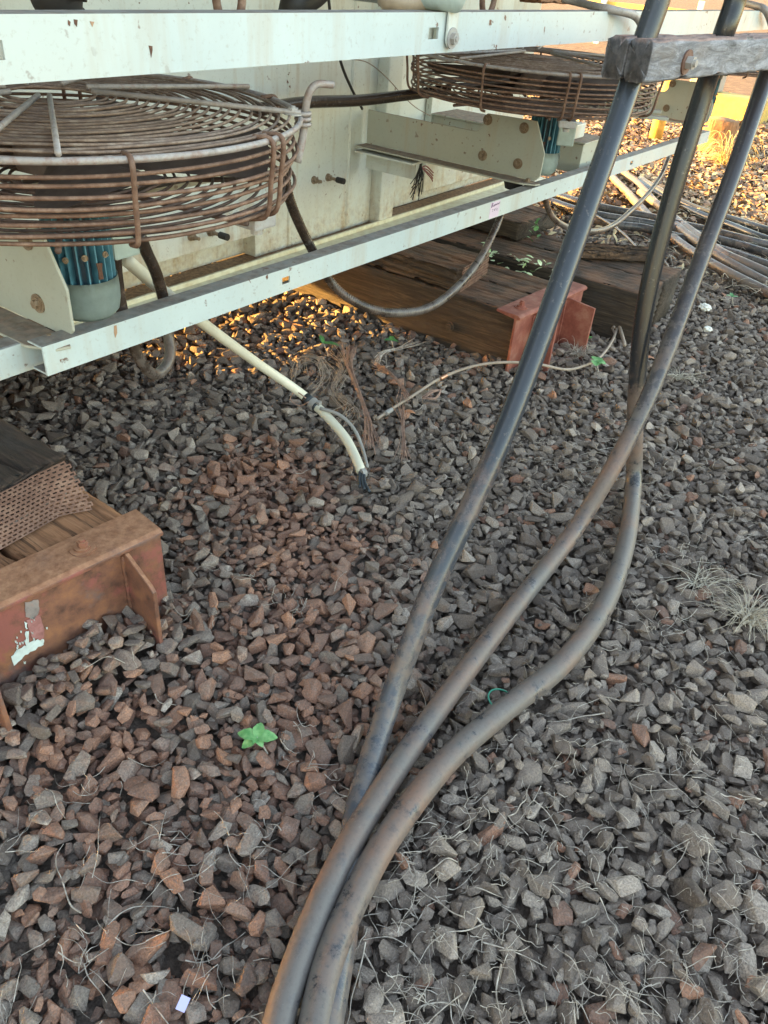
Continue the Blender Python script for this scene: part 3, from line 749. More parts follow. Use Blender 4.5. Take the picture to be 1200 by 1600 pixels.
kids = {}
for o in bpy.data.objects:
    if o.parent: kids.setdefault(o.parent.name, []).append(o)
f2 = copy_tree(fan1); f2.location = (3.14, 1.50, 0.70); f2.rotation_euler.z = rad(-62)
for ch in f2.children:
    if ch.name.startswith(('motor', 'mounting_bar')): ch.location = ch.location + Matrix.Rotation(rad(62), 3, 'Z') @ Vector((0.15, -0.02, 0))
f2['label'] = 'middle rusty caged fan above the bolted arm, behind the grey timber clamp'
f3 = copy_tree(fan1); f3.location = (5.67, 1.50, 0.70); f3.rotation_euler.z = rad(9)
f3['label'] = 'farthest caged fan, mostly hidden behind the timber clamp at the right edge'

# ------------------------------------------------------------------ timber sleepers, blocks, end caps
Z1 = 0.235
def sleeper(label, x0, x1, y0, y1, mats, seed, rot=0.0, z0=-0.05, z1=Z1):
    mid = (x0 + x1) / 2 + 0.004
    R_ = root('timber_sleeper', ((x0 + x1) / 2, (y0 + y1) / 2, z0), label, 'sleeper', 'timber sleepers under the container')
    for k, (a, b) in enumerate(((x0, mid - 0.006), (mid + 0.006, x1))):
        bm = NB(); timber(bm, (a, y0, z0), (b, y1, z1 - 0.004 * k), 1, seed + k, 4 if k == 0 else 6)
        if rot: rotate_all(bm, rot, ((x0 + x1) / 2, y0, 0))
        finish(bm, 'beam', mats[k], R_, True)
    return R_
sleeper('near sleeper pair with orange dust behind the brown steel end cap, lower left', 0.40, 0.97, 1.36, 3.9, (MT['wood_orange'], MT['wood_orange']), 3)
S2 = sleeper('middle sleeper pair behind the red oxide end cap, its brown side facing the open gravel', 2.99, 3.52, 1.30, 3.9, (MT['wood_side'], MT['wood_dark']), 12)
bm = NB()
p = atx(703, 510, 2.985)
cyl(bm, p, p + Vector((-0.006, 0, 0)), 0.022, 20); cyl(bm, p + Vector((-0.006, 0, 0)), p + Vector((-0.016, 0, 0)), 0.013, 6)
finish(bm, 'bolt', MT['wood_side'], S2)
sleeper('far sleeper pair with reddish top, beneath the block and the split plank', 3.66, 4.22, 0.98, 3.9, (MT['wood_side'], MT['wood_side']), 21)
def block(label, lo, hi, mat, seed, rot=0.0, grooves=4, axis=1, depth=0.02, chip=0.02, top=None):
    bm = NB(); timber(bm, lo, hi, axis, seed, grooves, 0.004, chip, depth)
    if rot: rotate_all(bm, rot, ((lo[0] + hi[0]) / 2, lo[1], 0))
    return single('timber_block', bm, mat, label, 'block', 'packing blocks on the sleepers', True)
block('dark split packing block on the near sleeper, behind the loose perforated sheet', (0.30, 1.60, Z1 + 0.002), (0.955, 3.7, 0.338), MT['wood_black'], 31, 0, 6)
block('splintered packing block on the middle sleeper with perforated sheet on its end', (3.0, 1.65, Z1 + 0.002), (3.32, 3.7, 0.333), MT['wood_dark'], 42, rad(1.5), 7)
block('added unseen block under the container that trims the sunlit patch, beyond the near sleeper', (0.985, 3.25, -0.05), (1.42, 3.70, 0.312), MT['wood_black'], 77)  # unseen block, added to keep low sun off the gravel on the left
b3 = block('smaller brown packing block standing on the far sleeper', (3.93, 1.80, Z1 + 0.002), (4.36, 3.2, 0.333), MT['wood_side'], 55, rad(-3), 3)
# split weathered plank lying on the far sleeper
bm = NB(); A = atz(905, 392, Z1 + 0.03); B = atz(1012, 428, Z1 + 0.03)
for k in range(5):
    timber(bm, (0, -0.055 + 0.023 * k, 0.0 + 0.004 * (k % 2)), (0.50 - 0.03 * (k % 3), -0.035 + 0.023 * k, 0.045 + 0.012 * (k % 3)), 0, 60 + k, 2, 0.003, 0.01, 0.006)
ang = math.atan2(B.y - A.y, B.x - A.x)
bmesh.ops.rotate(bm, verts=bm.verts, cent=(0, 0, 0), matrix=Matrix.Rotation(-0.9, 3, 'Z'))
bmesh.ops.translate(bm, verts=bm.verts, vec=Vector((3.93, 1.50, Z1 + 0.004)))
single('weathered_plank', bm, MT['wood_dark'], 'split grey weathered plank lying across the far sleeper behind the cables', 'plank', None, True)
# perforated sheets: real holes
def perf_sheet(w_, h_, hole=0.006, px_=0.014, pz_=0.012, slot=1.0, th=0.0025):
    """returns a bmesh in the x-z plane, origin at lower left, staggered holes cut as quads"""
    bm = NB(); nx = int(w_ / px_); nz_ = int(h_ / pz_)
    for j in range(nz_):
        for i in range(nx):
            off = px_ * 0.5 if j % 2 else 0.0
            x0 = i * px_ + off; z0 = j * pz_; a = hole * slot / 2; b = hole / 2
            cx_, cz_ = x0 + px_ / 2, z0 + pz_ / 2
            o = [(x0, z0), (x0 + px_, z0), (x0 + px_, z0 + pz_), (x0, z0 + pz_)]
            n = [(cx_ - a, cz_ - b), (cx_ + a, cz_ - b), (cx_ + a, cz_ + b), (cx_ - a, cz_ + b)]
            ov = [bm.verts.new((x, 0, z)) for x, z in o]; nv = [bm.verts.new((x, 0, z)) for x, z in n]
            for k in range(4): bm.faces.new((ov[k], ov[(k + 1) % 4], nv[(k + 1) % 4], nv[k]))
    bmesh.ops.remove_doubles(bm, verts=bm.verts, dist=0.0004)
    bmesh.ops.solidify(bm, geom=bm.faces[:], thickness=th)
    return bm
bm = perf_sheet(0.30, 0.108, 0.0098, 0.0165, 0.0135)
bmesh.ops.rotate(bm, verts=bm.verts, cent=(0, 0, 0), matrix=Matrix.Rotation(rad(6), 3, 'Z'))
bmesh.ops.translate(bm, verts=bm.verts, vec=Vector((3.02, 1.624, Z1 + 0.002)))
single('perforated_sheet', bm, MT['perf'], 'rusty perforated sheet upright on the end of the splintered block', 'metal sheet', 'perforated sheets at the block ends')
bm = perf_sheet(0.58, 0.13, 0.0046, 0.0150, 0.0098, 2.0)
for v in bm.verts:      # sagging loose sheet leaning on the block, right corner bent forward
    u, t = v.co.x, v.co.z
    bend = 0.02 * math.sin(u * 9) ; fold = max(0, u - 0.50)
    lean = 0.085 * (1 - t / 0.13)
    v.co = Vector((0.36 + u * 0.98, 1.597 - lean - 0.012 * math.sin(u * 6) + v.co.y - fold * 0.6, Z1 + 0.004 + t * 0.72 + 0.008 * math.sin(u * 11) * (t / 0.13) + 0.3 * fold * (t / 0.13)))
single('perforated_sheet', bm, MT['perf'], 'loose rusty perforated sheet leaning on the near sleeper block, left edge', 'metal sheet', 'perforated sheets at the block ends')
bm = NB(); tube(bm, spline([atz(-10, 838, Z1 + 0.012), atz(40, 805, Z1 + 0.01), atz(70, 788, Z1 + 0.008), atz(95, 783, Z1 + 0.007), atz(104, 768, Z1 + 0.03)], 8), 0.0022, 6)
single('tie_wire', bm, MT['wire_grey'], 'thin grey wire lying along the loose perforated sheet', 'wire')
# steel end caps
def cap(label, x0, x1, yf, rot, mat, gx, green=False, h_=Z1):
    """angle/channel over the sleeper ends: top flange, web, two stiffener plates, bolt"""
    piv = ((x0 + x1) / 2, yf, 0)
    R_ = root('steel_end_cap', ((x0 + x1) / 2, yf, -0.03), label, 'end cap', 'steel end caps on the sleepers')
    bm = NB()
    prism(bm, [(x0, yf, -0.03), (x0, yf + 0.012, -0.03), (x0, yf + 0.012, h_ - 0.006), (x0, yf + 0.105, h_ + 0.002), (x0, yf + 0.105, h_ + 0.013), (x0, yf - 0.004, h_ + 0.013), (x0, yf - 0.016, h_ + 0.006), (x0, yf - 0.016, h_ - 0.004), (x0, yf, h_ - 0.008)], (x1 - x0, 0, 0), 0.0015)
    rotate_all(bm, rot, piv); web = finish(bm, 'channel', mat, R_)
    for (gxx, dep) in gx:
        bm = NB()
        if green: prism(bm, [(gxx, yf - 0.001, -0.04), (gxx, yf - dep, -0.04), (gxx, yf - dep, h_ * 0.93), (gxx, yf - 0.001, h_ - 0.006)], (0.011, 0, 0), 0.0015)
        else: prism(bm, [(gxx, yf - 0.001, -0.04), (gxx, yf - dep, -0.04), (gxx, yf - dep, h_ * 0.74), (gxx, yf - dep + 0.012, h_ * 0.79), (gxx, yf - 0.018, h_ - 0.006), (gxx, yf - 0.001, h_ - 0.006)], (0.011, 0, 0), 0.0015)
        rotate_all(bm, rot, piv); finish(bm, 'stiffener_plate', mat, R_)
        bm = NB()
        for sgn in (0, 1):
            P = [Vector((gxx + (0.0 if sgn == 0 else 0.011), yf - 0.003, z)) for z in np.linspace(-0.02, h_ - 0.02, 14)]
            for q in P: q.x += random.uniform(-0.0015, 0.0015)
            tube(bm, P, 0.0055, 6)
        rotate_all(bm, rot, piv); finish(bm, 'weld_bead', mat, R_, True)
    bm = NB(); p = Vector((x0 + (x1 - x0) * (0.73 if not green else 0.17), yf + 0.045, h_ + 0.013))
    cyl(bm, p, p + Vector((0, 0, 0.004)), 0.030, 26); cyl(bm, p + Vector((0, 0, 0.003)), p + Vector((0, 0, 0.009)), 0.019, 22)
    cyl(bm, p + Vector((0.002, 0, 0.006)), p + Vector((0.002, 0, 0.024)), 0.013, 6); cyl(bm, p + Vector((0.002, 0, 0.022)), p + Vector((0.002, 0, 0.030)), 0.008, 12)
    rotate_all(bm, rot, piv); finish(bm, 'bolt', mat, R_)
    return R_, web
cap1, web1 = cap('heavy brown rusted steel end cap with flaked white paint, lower left', 0.30, 0.975, 1.325, rad(-7.5), MT['steel_brown'], [(0.865, 0.125), (0.475, 0.13)])
cap2, web2 = cap('red oxide steel end cap in front of the middle sleepers', 2.93, 3.53, 1.262, rad(-5.0), MT['steel_red'], [(3.075, 0.12), (3.36, 0.15)], True)
# flaked white and pink paint on the near web
def web_pt(px, py):      # on the front plane of the near cap web
    A = Vector((0.6375, 1.325, 0)); n = Vector((math.sin(rad(-7.5)) * -1, math.cos(rad(-7.5)), 0))
    n = Matrix.Rotation(rad(-7.5), 3, 'Z') @ Vector((0, 1, 0)); d = Vector(ray(px, py)); E_ = Vector(EYE)
    return E_ + d * ((A - E_).dot(n) / d.dot(n)) - n * 0.0012, n
def paint_patch(outline, mat, name):
    bm = NB(); P = []
    rr = random.Random(len(outline)); N = len(outline)
    for i in range(N):
        a = outline[i]; b = outline[(i + 1) % N]
        for k in range(4):
            t = k / 4; P.append((a[0] + (b[0] - a[0]) * t + rr.uniform(-1.4, 1.4), a[1] + (b[1] - a[1]) * t + rr.uniform(-1.4, 1.4)))
    pts = []
    for q in P:
        p, n = web_pt(*q); pts.append(p)
    vs = [bm.verts.new(p) for p in pts]; f = bm.faces.new(vs)
    r = bmesh.ops.extrude_face_region(bm, geom=[f]); bmesh.ops.translate(bm, verts=[g for g in r['geom'] if isinstance(g, bmesh.types.BMVert)], vec=-n * 0.0007)
    bmesh.ops.triangulate(bm, faces=bm.faces[:])
    finish(bm, name, mat, web1)
MT['pinkflake'] = rusty('faded_pink_primer', (0.22, 0.09, 0.08), (0.34, 0.15, 0.14), (0.40, 0.21, 0.20), 40, 0.8, 0.4)
MT['greyflake'] = rusty('grey_primer', (0.16, 0.13, 0.12), (0.25, 0.22, 0.21), (0.3, 0.2, 0.17), 40, 0.8, 0.4)
paint_patch([(38, 940), (58, 936), (62, 955), (52, 968), (40, 962)], MT['greyflake'], 'paint_flake')
paint_patch([(40, 968), (60, 960), (70, 985), (66, 1000), (50, 995)], MT['pinkflake'], 'paint_flake')
paint_patch([(39, 987), (44, 985), (46, 1003), (55, 1000), (68, 998), (68, 1007), (50, 1016), (36, 1026), (22, 1040), (18, 1026), (30, 1012), (40, 1008)], MT['white_flake'], 'paint_flake')
paint_patch([(38, 972), (42, 972), (42, 981), (39, 982)], MT['white_flake'], 'paint_flake')
for _ in range(26):
    x = random.gauss(32, 16); y = 1000 + (x - 32) * -0.4 + random.gauss(0, 20); s = random.uniform(0.8, 2.2)
    if y > 940 and x > 12: paint_patch([(x, y), (x + s, y - s * 0.3), (x + s, y + s), (x - s * 0.3, y + s)], MT['white_flake'], 'paint_flake')

# ------------------------------------------------------------------ timber clamp and the three heavy cables
K0 = atd(1005, 133, 1.70)
Kdir = (Vector((2.68, 0.562, 0)) - Vector((K0.x, K0.y, 0))).normalized()
kz0, kz1 = K0.z, K0.z + 0.086
CL = root('timber_cable_clamp', (2.5, 0.62, kz0), 'bolted grey timber clamp of two halves gripping the three heavy cables', 'clamp')
ang = math.atan2(Kdir.y, Kdir.x)
for k, (y0, y1) in enumerate(((0.0, 0.056), (0.060, 0.112))):
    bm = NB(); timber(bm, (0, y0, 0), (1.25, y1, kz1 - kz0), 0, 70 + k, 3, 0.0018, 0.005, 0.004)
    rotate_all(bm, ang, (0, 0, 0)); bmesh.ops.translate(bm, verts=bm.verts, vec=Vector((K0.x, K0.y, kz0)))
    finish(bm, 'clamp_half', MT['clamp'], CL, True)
nrm = Vector((Kdir.y, -Kdir.x, 0))
def on_clamp_front(px, py):
    d = Vector(ray(px, py)); E_ = Vector(EYE); return E_ + d * ((Vector((K0.x, K0.y, 0)) - E_).dot(nrm) / d.dot(nrm))
bm = NB(); p = on_clamp_front(1072, 97)
cyl(bm, p, p + nrm * 0.004, 0.026, 26); finish(bm, 'washer', MT['perf'], CL)
bm = NB(); cyl(bm, p + nrm * 0.004, p + nrm * 0.020, 0.0145, 6); cyl(bm, p + nrm * 0.020, p + nrm * 0.026, 0.008, 14); finish(bm, 'bolt', MT['zinc'], CL)

CAB_R = 0.0262
KC = Vector((K0.x, K0.y, 0)) - nrm * 0.058
def on_mid(px, py):
    d = Vector(ray(px, py)); E_ = Vector(EYE); return E_ + d * ((KC - E_).dot(nrm) / d.dot(nrm))
def cable(name, label, A, airpx, gndpx, mat, name_k=1, rad_=CAB_R, head=None):
    pts = list(head or [])
    # between clamp and ground the inverse depth changes evenly along the sighted line
    g0 = atz(gndpx[0][0], gndpx[0][1], gndpx[0][2]); fw = Vector(RC[:, 2]); E_ = Vector(EYE)
    dA = (A - E_).dot(fw); dB = (g0 - E_).dot(fw)
    L = [0.0]; allp = list(airpx) + [gndpx[0]]
    for u, v in zip(allp[:-1], allp[1:]): L.append(L[-1] + math.hypot(v[0] - u[0], v[1] - u[1]))
    LA = [l for l, q in zip(L, airpx) if q is airpx[3 if name_k == 0 else 2]][0]
    for q, l in zip(airpx, L):
        if l <= LA + 1: pts.append(on_mid(q[0], q[1])); continue
        t = (l - LA) / (L[-1] - LA); dpt = 1 / ((1 - t) / dA + t / dB)
        d = Vector(ray(q[0], q[1])); pts.append(E_ + d * (dpt / d.dot(fw)))
    for q in gndpx: pts.append(atz(q[0], q[1], q[2] if len(q) > 2 else 0.040))
    bm = NB(); s = spline(pts, 12); tube(bm, s, rad_, 28)
    o = single(name, bm, mat, label, 'cable', 'heavy black cables through the clamp', True)
    return s
CABS = []
# left cable: clamp -> ground, passes under the other two
A = on_mid(985, 131)
CABS.append(cable('power_cable', 'left heavy cable, straight and blue black, dropping from the clamp end', A,
    [(1047, -60), (1029, 0), (1008, 60), (985, 130), (945, 245), (900, 372), (847, 520), (790, 670), (735, 792), (682, 905), (643, 1003)],
    [(608, 1100, 0.06), (580, 1185, 0.034), (556, 1275, 0.024), (546, 1365, 0.020), (538, 1450, 0.020), (523, 1540, 0.024), (508, 1630, 0.03), (500, 1760, 0.03)], MT['cableA'], 0))
A = on_mid(1104, 128)
CABS.append(cable('power_cable', 'middle cable at the clamp, hanging steeply then bending left with brown dust on the bend', A,
    [(1165, -60), (1149, 0), (1130, 55), (1104, 130), (1065, 255), (1030, 380), (1008, 480), (997, 575), (992, 665)],
    [(990, 755, 0.05), (978, 850, 0.036, 0), (945, 945), (880, 1035), (785, 1112), (700, 1187), (612, 1300), (556, 1400), (515, 1500), (492, 1600), (470, 1760)], MT['cableB'], 1, 0.0275))
A = on_mid(1192, 130)
CABS.append(cable('power_cable', 'right heavy cable, crossing over the middle cable and running to the bottom edge', A,
    [(1240, 0), (1215, 70), (1192, 135), (1150, 258), (1100, 392), (1055, 515), (1010, 628), (955, 735)],
    [(893, 835, 0.055), (805, 948), (705, 1080), (620, 1200), (545, 1322), (490, 1438), (452, 1540), (432, 1610), (400, 1760)], MT['cableC']))

# ------------------------------------------------------------------ pipes, conduits and wires
def path_single(name, pts, r, mat, label, cat, group=None, seg=12, n=8, rfun=None):
    bm = NB(); s = spline(pts, n); tube(bm, s, r, seg, rfun=rfun); single(name, bm, mat, label, cat, group, True); return s
WP = root('white_pipe', (1.9, 1.5, 0.0), 'cream plastic pipe running from the near fan down to the gravel, taped in the middle', 'pipe')
bm = NB(); P = [aty(196, 405, 1.56), aty(255, 455, 1.60), aty(320, 507, 1.64), atz(400, 566, 0.30), atz(450, 600, 0.19), atz(482, 624, 0.13), atz(515, 655, 0.10), atz(542, 688, 0.07), atz(560, 725, 0.045), atz(564, 736, 0.035)]
s = spline(P, 8)
n1 = int(len(s) * 0.555); tube(bm, s, 0.0165, 18); finish(bm, 'pipe', MT['whitepipe'], WP, True)
bm = NB(); c0 = atz(486, 628, 0.127); dr = (atz(515, 655, 0.10) - atz(470, 614, 0.15)).normalized()
cyl(bm, c0 - dr * 0.028, c0 + dr * 0.002, 0.0185, 20); cyl(bm, c0 + dr * 0.022, c0 + dr * 0.030, 0.0175, 20); finish(bm, 'tape', MT['tape'], WP, True)
bm = NB(); cyl(bm, c0 + dr * 0.002, c0 + dr * 0.022, 0.0225, 24); box(bm, c0 + dr * 0.012 + Vector((-0.006, -0.03, 0.0)), c0 + dr * 0.012 + Vector((0.012, -0.014, 0.018)), 0.002); finish(bm, 'hose_clamp', MT['greyplastic'], WP)
bm = NB(); e0 = atz(566, 738, 0.03); cyl(bm, e0 + Vector((-0.01, 0, 0)), e0 + Vector((0.006, -0.004, 0.0)), 0.0185, 20); finish(bm, 'end_clamp', MT['greyplastic'], WP)
for k in range(3):
    bm = NB(); q = e0 + Vector((-0.005, 0.005 - 0.008 * k, 0.002)); tube(bm, spline([q, q + Vector((-0.035, -0.022 - 0.004 * k, -0.004)), q + Vector((-0.06, -0.045 - 0.012 * k, -0.012))], 4), 0.0055, 8); finish(bm, 'core_wire', MT['tape'], WP, True)
bm = NB(); tube(bm, spline([atz(500, 638, 0.13), atz(530, 648, 0.12), atz(553, 670, 0.09), atz(566, 700, 0.05), atz(574, 730, 0.03)], 6), 0.0062, 10); finish(bm, 'side_lead', MT['greyplastic'], WP, True)
bm = NB(); tube(bm, spline([atz(478, 622, 0.15), atz(462, 612, 0.16), atz(454, 624, 0.13), atz(468, 634, 0.12), atz(482, 628, 0.15)], 6), 0.002, 6); finish(bm, 'tie', MT['copper'], WP, True)
# brown loop under the near fan
path_single('brown_conduit', [aty(217, 365, 1.42), aty(228, 392, 1.44), aty(245, 430, 1.49), aty(258, 480, 1.53), aty(264, 525, 1.53), aty(264, 563, 1.50), aty(244, 585, 1.48), aty(222, 568, 1.47), aty(205, 530, 1.48), aty(190, 482, 1.49), aty(182, 430, 1.49), aty(180, 400, 1.48)], 0.0145, MT['conduit'], 'smooth brown conduit hanging in a tight loop below the near motor', 'conduit', seg=16)
corr = lambda s, t, r: r * (1 + 0.06 * math.sin(s * 2 * math.pi / 0.009))
def corr_path(name, pts, r, mat, label, corrugated=True):
    bm = NB(); s = spline(pts, 10)
    if corrugated:
        d = [s[0]]
        L = 0
        for a, b in zip(s[:-1], s[1:]):
            k = max(1, int((b - a).length / 0.0022))
            for j in range(1, k + 1): d.append(a.lerp(b, j / k))
        s = d
    tube(bm, s, r, 14, rfun=corr if corrugated else None); single(name, bm, mat, label, 'conduit', None, True)
corr_path('corrugated_conduit', [aty(443, 265, 1.50), aty(452, 310, 1.52), aty(470, 355, 1.54), aty(492, 398, 1.55), aty(515, 438, 1.54), aty(542, 464, 1.50), aty(580, 483, 1.45), aty(625, 489, 1.40), aty(672, 480, 1.38), aty(715, 448, 1.38), aty(750, 405, 1.42), aty(772, 362, 1.45), aty(783, 335, 1.47)], 0.0145, MT['conduit'], 'ribbed dark conduit sagging in a wide loop in front of the middle sleeper')
path_single('thin_brown_conduit', [aty(850, 300, 1.47), aty(856, 325, 1.47), aty(868, 344, 1.45), aty(893, 357, 1.42), aty(930, 361, 1.38), aty(958, 352, 1.38), aty(985, 330, 1.40), aty(1012, 303, 1.44), aty(1032, 275, 1.48), aty(1045, 245, 1.52)], 0.0135, MT['conduit'], 'thin brown conduit looping between the rail and the two right cables', 'conduit')
path_single('supply_hose', [aty(400, 172, 1.85), aty(480, 160, 1.9), aty(560, 157, 1.92), aty(640, 148, 1.9), aty(700, 140, 1.85)], 0.020, MT['conduit'], 'thick brown hose running level between the near and the middle fan', 'hose', seg=16)
path_single('black_wire', [aty(512, -20, 2.0), aty(516, 20, 2.0), aty(524, 62, 2.02), aty(535, 105, 2.05), aty(550, 140, 2.1), aty(566, 170, 2.15)], 0.0055, MT['darkrubber'], 'thin black wire falling behind the upper rail in front of the panel', 'wire')
path_single('grey_wire', [aty(545, 92, 2.1), aty(575, 98, 2.1), aty(605, 122, 2.1), aty(630, 150, 2.1), aty(650, 168, 2.1), aty(672, 181, 2.1)], 0.002, MT['wire_tan'], 'hair thin tan wire curling down beside the corner post', 'wire')
# above the upper rail: cut cable stubs and lifting eyes
bm = NB(); tube(bm, spline([aty(92, -30, 1.35), aty(90, -5, 1.35), aty(96, 12, 1.35), aty(104, 30, 1.36)], 6), 0.050, 16, rfun=lambda s, t, r: r * (0.8 + 0.15 * math.sin(s * 90)))
single('cable_bundle', bm, MT['darkrubber'], 'dark taped cable bundle behind the upper rail at the left', 'cable bundle', None, True)
bm = NB(); tube(bm, spline([aty(520, -30, 1.5), aty(490, -6, 1.5), aty(462, 6, 1.5), aty(458, 24, 1.52)], 6), 0.034, 14, rfun=lambda s, t, r: r * (0.7 + 0.45 * t))
single('cable_bundle', bm, MT['darkrubber'], 'dark ragged cable stub behind the upper rail, right of the first ring', 'cable bundle', None, True)
for (px_, lab) in ((358, 'rusty steel ring standing behind the upper rail, left one'), (764, 'rusty steel ring standing behind the upper rail, beside the strap')):
    bm = NB(); c = aty(px_, -8, 1.3)
    tube(bm, [Vector((c.x + 0.036 * math.cos(a), c.y, c.z + 0.052 * math.sin(a))) for a in np.linspace(0, 2 * math.pi, 29)[:-1]], 0.0085, 10, True)
    single('steel_ring', bm, MT['rod'], lab, 'ring', 'rusty rings behind the upper rail', True)
path_single('steel_hook', [aty(880, -2, 1.35), aty(905, 4, 1.28), aty(935, 11, 1.14), aty(965, 17, 1.08), aty(990, 24, 1.06), aty(1001, 38, 1.06), aty(1003, 62, 1.06)], 0.012, MT['rod_grey'], 'bent grey steel rod hooked over the upper rail by the clamp', 'hook')
path_single('steel_hook', [aty(1150, 2, 1.35), aty(1180, 9, 1.16), aty(1196, 16, 1.08), aty(1206, 40, 1.06)], 0.016, MT['rod_grey'], 'bent grey steel rod over the upper rail at the right edge', 'hook')
for (a, b, y, lab) in ((845, 900, 1.6, 'brown timber offcut above the rail near the hook'), ):
    bm = NB(); p = aty(a, 2, y); q = aty(b, 2, y); timber(bm, (p.x, y, p.z - 0.01), (q.x, y + 0.1, p.z + 0.12), 0, 90, 2); single('timber_offcut', bm, MT['wood_orange'], lab, 'timber', None, True)
# frayed wires hanging at the wall
bm = NB(); c = aty(657, 262, 2.0)
for k in range(13):
    a = random.uniform(-1, 1); L = random.uniform(0.07, 0.15)
    tube(bm, spline([c + Vector((random.uniform(-.01, .01), 0, 0.02)), c + Vector((a * 0.02, random.uniform(-.02, .02), -L * 0.4)), c + Vector((a * 0.045 + random.uniform(-.01, .01), random.uniform(-.03, .03), -L))], 4), 0.0021, 5)
single('frayed_wires', bm, MT['darkrubber'], 'tuft of dark cut wires dangling below the middle fan arm', 'wires')
bm = NB()
for k in range(4): tube(bm, spline([c + Vector((0.01, 0, 0.0)), c + Vector((0.05, -0.01 * k, -0.015 * k)), c + Vector((0.085, -0.02, -0.03 - 0.012 * k))], 4), 0.003, 6)
single('frayed_wires', bm, plain('red_wire', (0.28, 0.09, 0.07), 0.6), 'short reddish cut wire ends beside the dangling black tuft', 'wires')
# frayed copper on the ground
def strands(P, n, spread, r, mat, label, fray=0.5, name='copper_strands'):
    bm = NB(); rr = random.Random(label); r *= 0.72; n = int(n * 1.5); spread *= 1.25
    for k in range(n):
        ox = [Vector((rr.gauss(0, 1), rr.gauss(0, 1), rr.gauss(0, 0.7))) for _ in range(2)]
        Q = []
        for i, p in enumerate(P):
            t = i / (len(P) - 1); s_ = spread * (0.5 + fray * abs(2 * t - 1) ** 2 * 3)
            Q.append(p + ox[0] * s_ * 0.6 + ox[1] * s_ * 0.5 * math.sin(3 * t + k) + Vector((rr.gauss(0, 1), rr.gauss(0, 1), 0)) * s_ * 0.25)
        for q in Q: q.z = max(q.z, 0.012)
        tube(bm, spline(Q, 5), r, 5)
    single(name, bm, mat, label, 'copper wire', 'frayed copper strands on the gravel', True)
strands([atz(545, 540, 0.10), atz(545, 570, 0.085), atz(556, 602, 0.07), atz(570, 640, 0.05), atz(577, 670, 0.035), atz(578, 698, 0.025)], 15, 0.007, 0.0016, MT['copper'], 'frayed copper strands rising beside the pipe end', 0.7)
strands([atz(590, 570, 0.05), atz(612, 585, 0.06), atz(628, 604, 0.055), atz(636, 622, 0.05)], 13, 0.008, 0.0016, MT['copper'], 'frayed pinkish copper bundle left of the grey wire splice', 0.6)
strands([atz(628, 635, 0.05), atz(630, 660, 0.04), atz(630, 690, 0.03), atz(632, 715, 0.02)], 11, 0.006, 0.0014, MT['copper'], 'thin copper tail hanging below the grey wire', 0.6)
strands([atz(520, 555, 0.02), atz(535, 575, 0.05), atz(520, 610, 0.04), atz(550, 640, 0.03), atz(540, 665, 0.02)], 12, 0.022, 0.0013, MT['wire_tan'], 'messy tan wire tangle between the cream pipe and the copper strands', 0.6)
strands([atz(590, 570, 0.04), atz(600, 552, 0.05), atz(625, 545, 0.03), atz(655, 535, 0.02)], 5, 0.006, 0.0022, MT['root'], 'pale dry stems lying toward the middle sleeper', 0.6)
strands([atz(660, 622, 0.03), atz(675, 612, 0.04), atz(688, 610, 0.04), atz(680, 622, 0.03), atz(665, 622, 0.03)], 7, 0.004, 0.002, MT['copper'], 'small curl of reddish copper beside the ferrule', 0.3)
strands([atz(460, 590, 0.03), atz(470, 560, 0.10), atz(500, 562, 0.12), atz(510, 590, 0.06), atz(495, 612, 0.03)], 9, 0.02, 0.0014, MT['wire_tan'], 'loose tan wire curls behind the cream pipe', 0.5)
path_single('grey_wire', [atz(588, 655, 0.02), atz(615, 637, 0.03), atz(650, 615, 0.035), atz(690, 590, 0.04), atz(740, 572, 0.06), atz(790, 566, 0.07), atz(840, 569, 0.06), atz(880, 577, 0.03), atz(905, 574, 0.025), atz(935, 560, 0.03), atz(955, 535, 0.035), atz(965, 510, 0.04), atz(972, 480, 0.06), atz(985, 462, 0.08), atz(1010, 450, 0.10)], 0.0062, MT['wire_tan'], 'long pale wire snaking over the gravel from the splice past the red end cap', 'wire', n=10)
path_single('grey_wire', [atz(960, 520, 0.03), atz(950, 495, 0.04), atz(958, 470, 0.06), atz(972, 430, 0.13), atz(990, 405, 0.16), atz(1003, 400, 0.16), atz(1030, 402, 0.14), atz(1048, 425, 0.09), atz(1045, 450, 0.05), atz(1020, 455, 0.04)], 0.0055, MT['wire_tan'], 'tan wire coil looped behind the middle cable', 'wire', n=10)
bm = NB(); a = atz(688, 592, 0.04); b = atz(697, 587, 0.042); cyl(bm, a, b, 0.009, 16); single('crimp_ferrule', bm, MT['copper_b'], 'small bright copper ferrule on the pale wire', 'ferrule')
bm = NB(); a = atz(603, 646, 0.028); b = atz(612, 640, 0.03); cyl(bm, a, b, 0.009, 16); single('crimp_ferrule', bm, MT['zinc'], 'small grey ferrule near the cut end of the pale wire', 'ferrule')
path_single('knot', [atz(958, 512, 0.04), atz(966, 508, 0.05), atz(972, 524, 0.04), atz(976, 540, 0.02)], 0.0085, MT['wire_tan'], 'knotted tan wire end beside the cap', 'wire')
path_single('green_wire', [atz(780, 1108, 0.03), atz(768, 1100, 0.03), atz(763, 1088, 0.035), atz(768, 1079, 0.04), atz(780, 1077, 0.04), atz(793, 1082, 0.03), atz(800, 1092, 0.02)], 0.0022, MT['green_wire'], 'small loop of green wire poking out beside the brown cable', 'wire')
bm = NB(); p = atz(286, 1568, 0.03); box(bm, p + Vector((-0.011, -0.008, -0.001)), p + Vector((0.011, 0.008, 0.0005)), 0, rad(20)); bmesh.ops.rotate(bm, verts=bm.verts, cent=p, matrix=Matrix.Rotation(0.25, 3, 'X'))
single('paper_scrap', bm, MT['lilac'], 'tiny lilac paper scrap on the stones at the bottom left', 'paper')
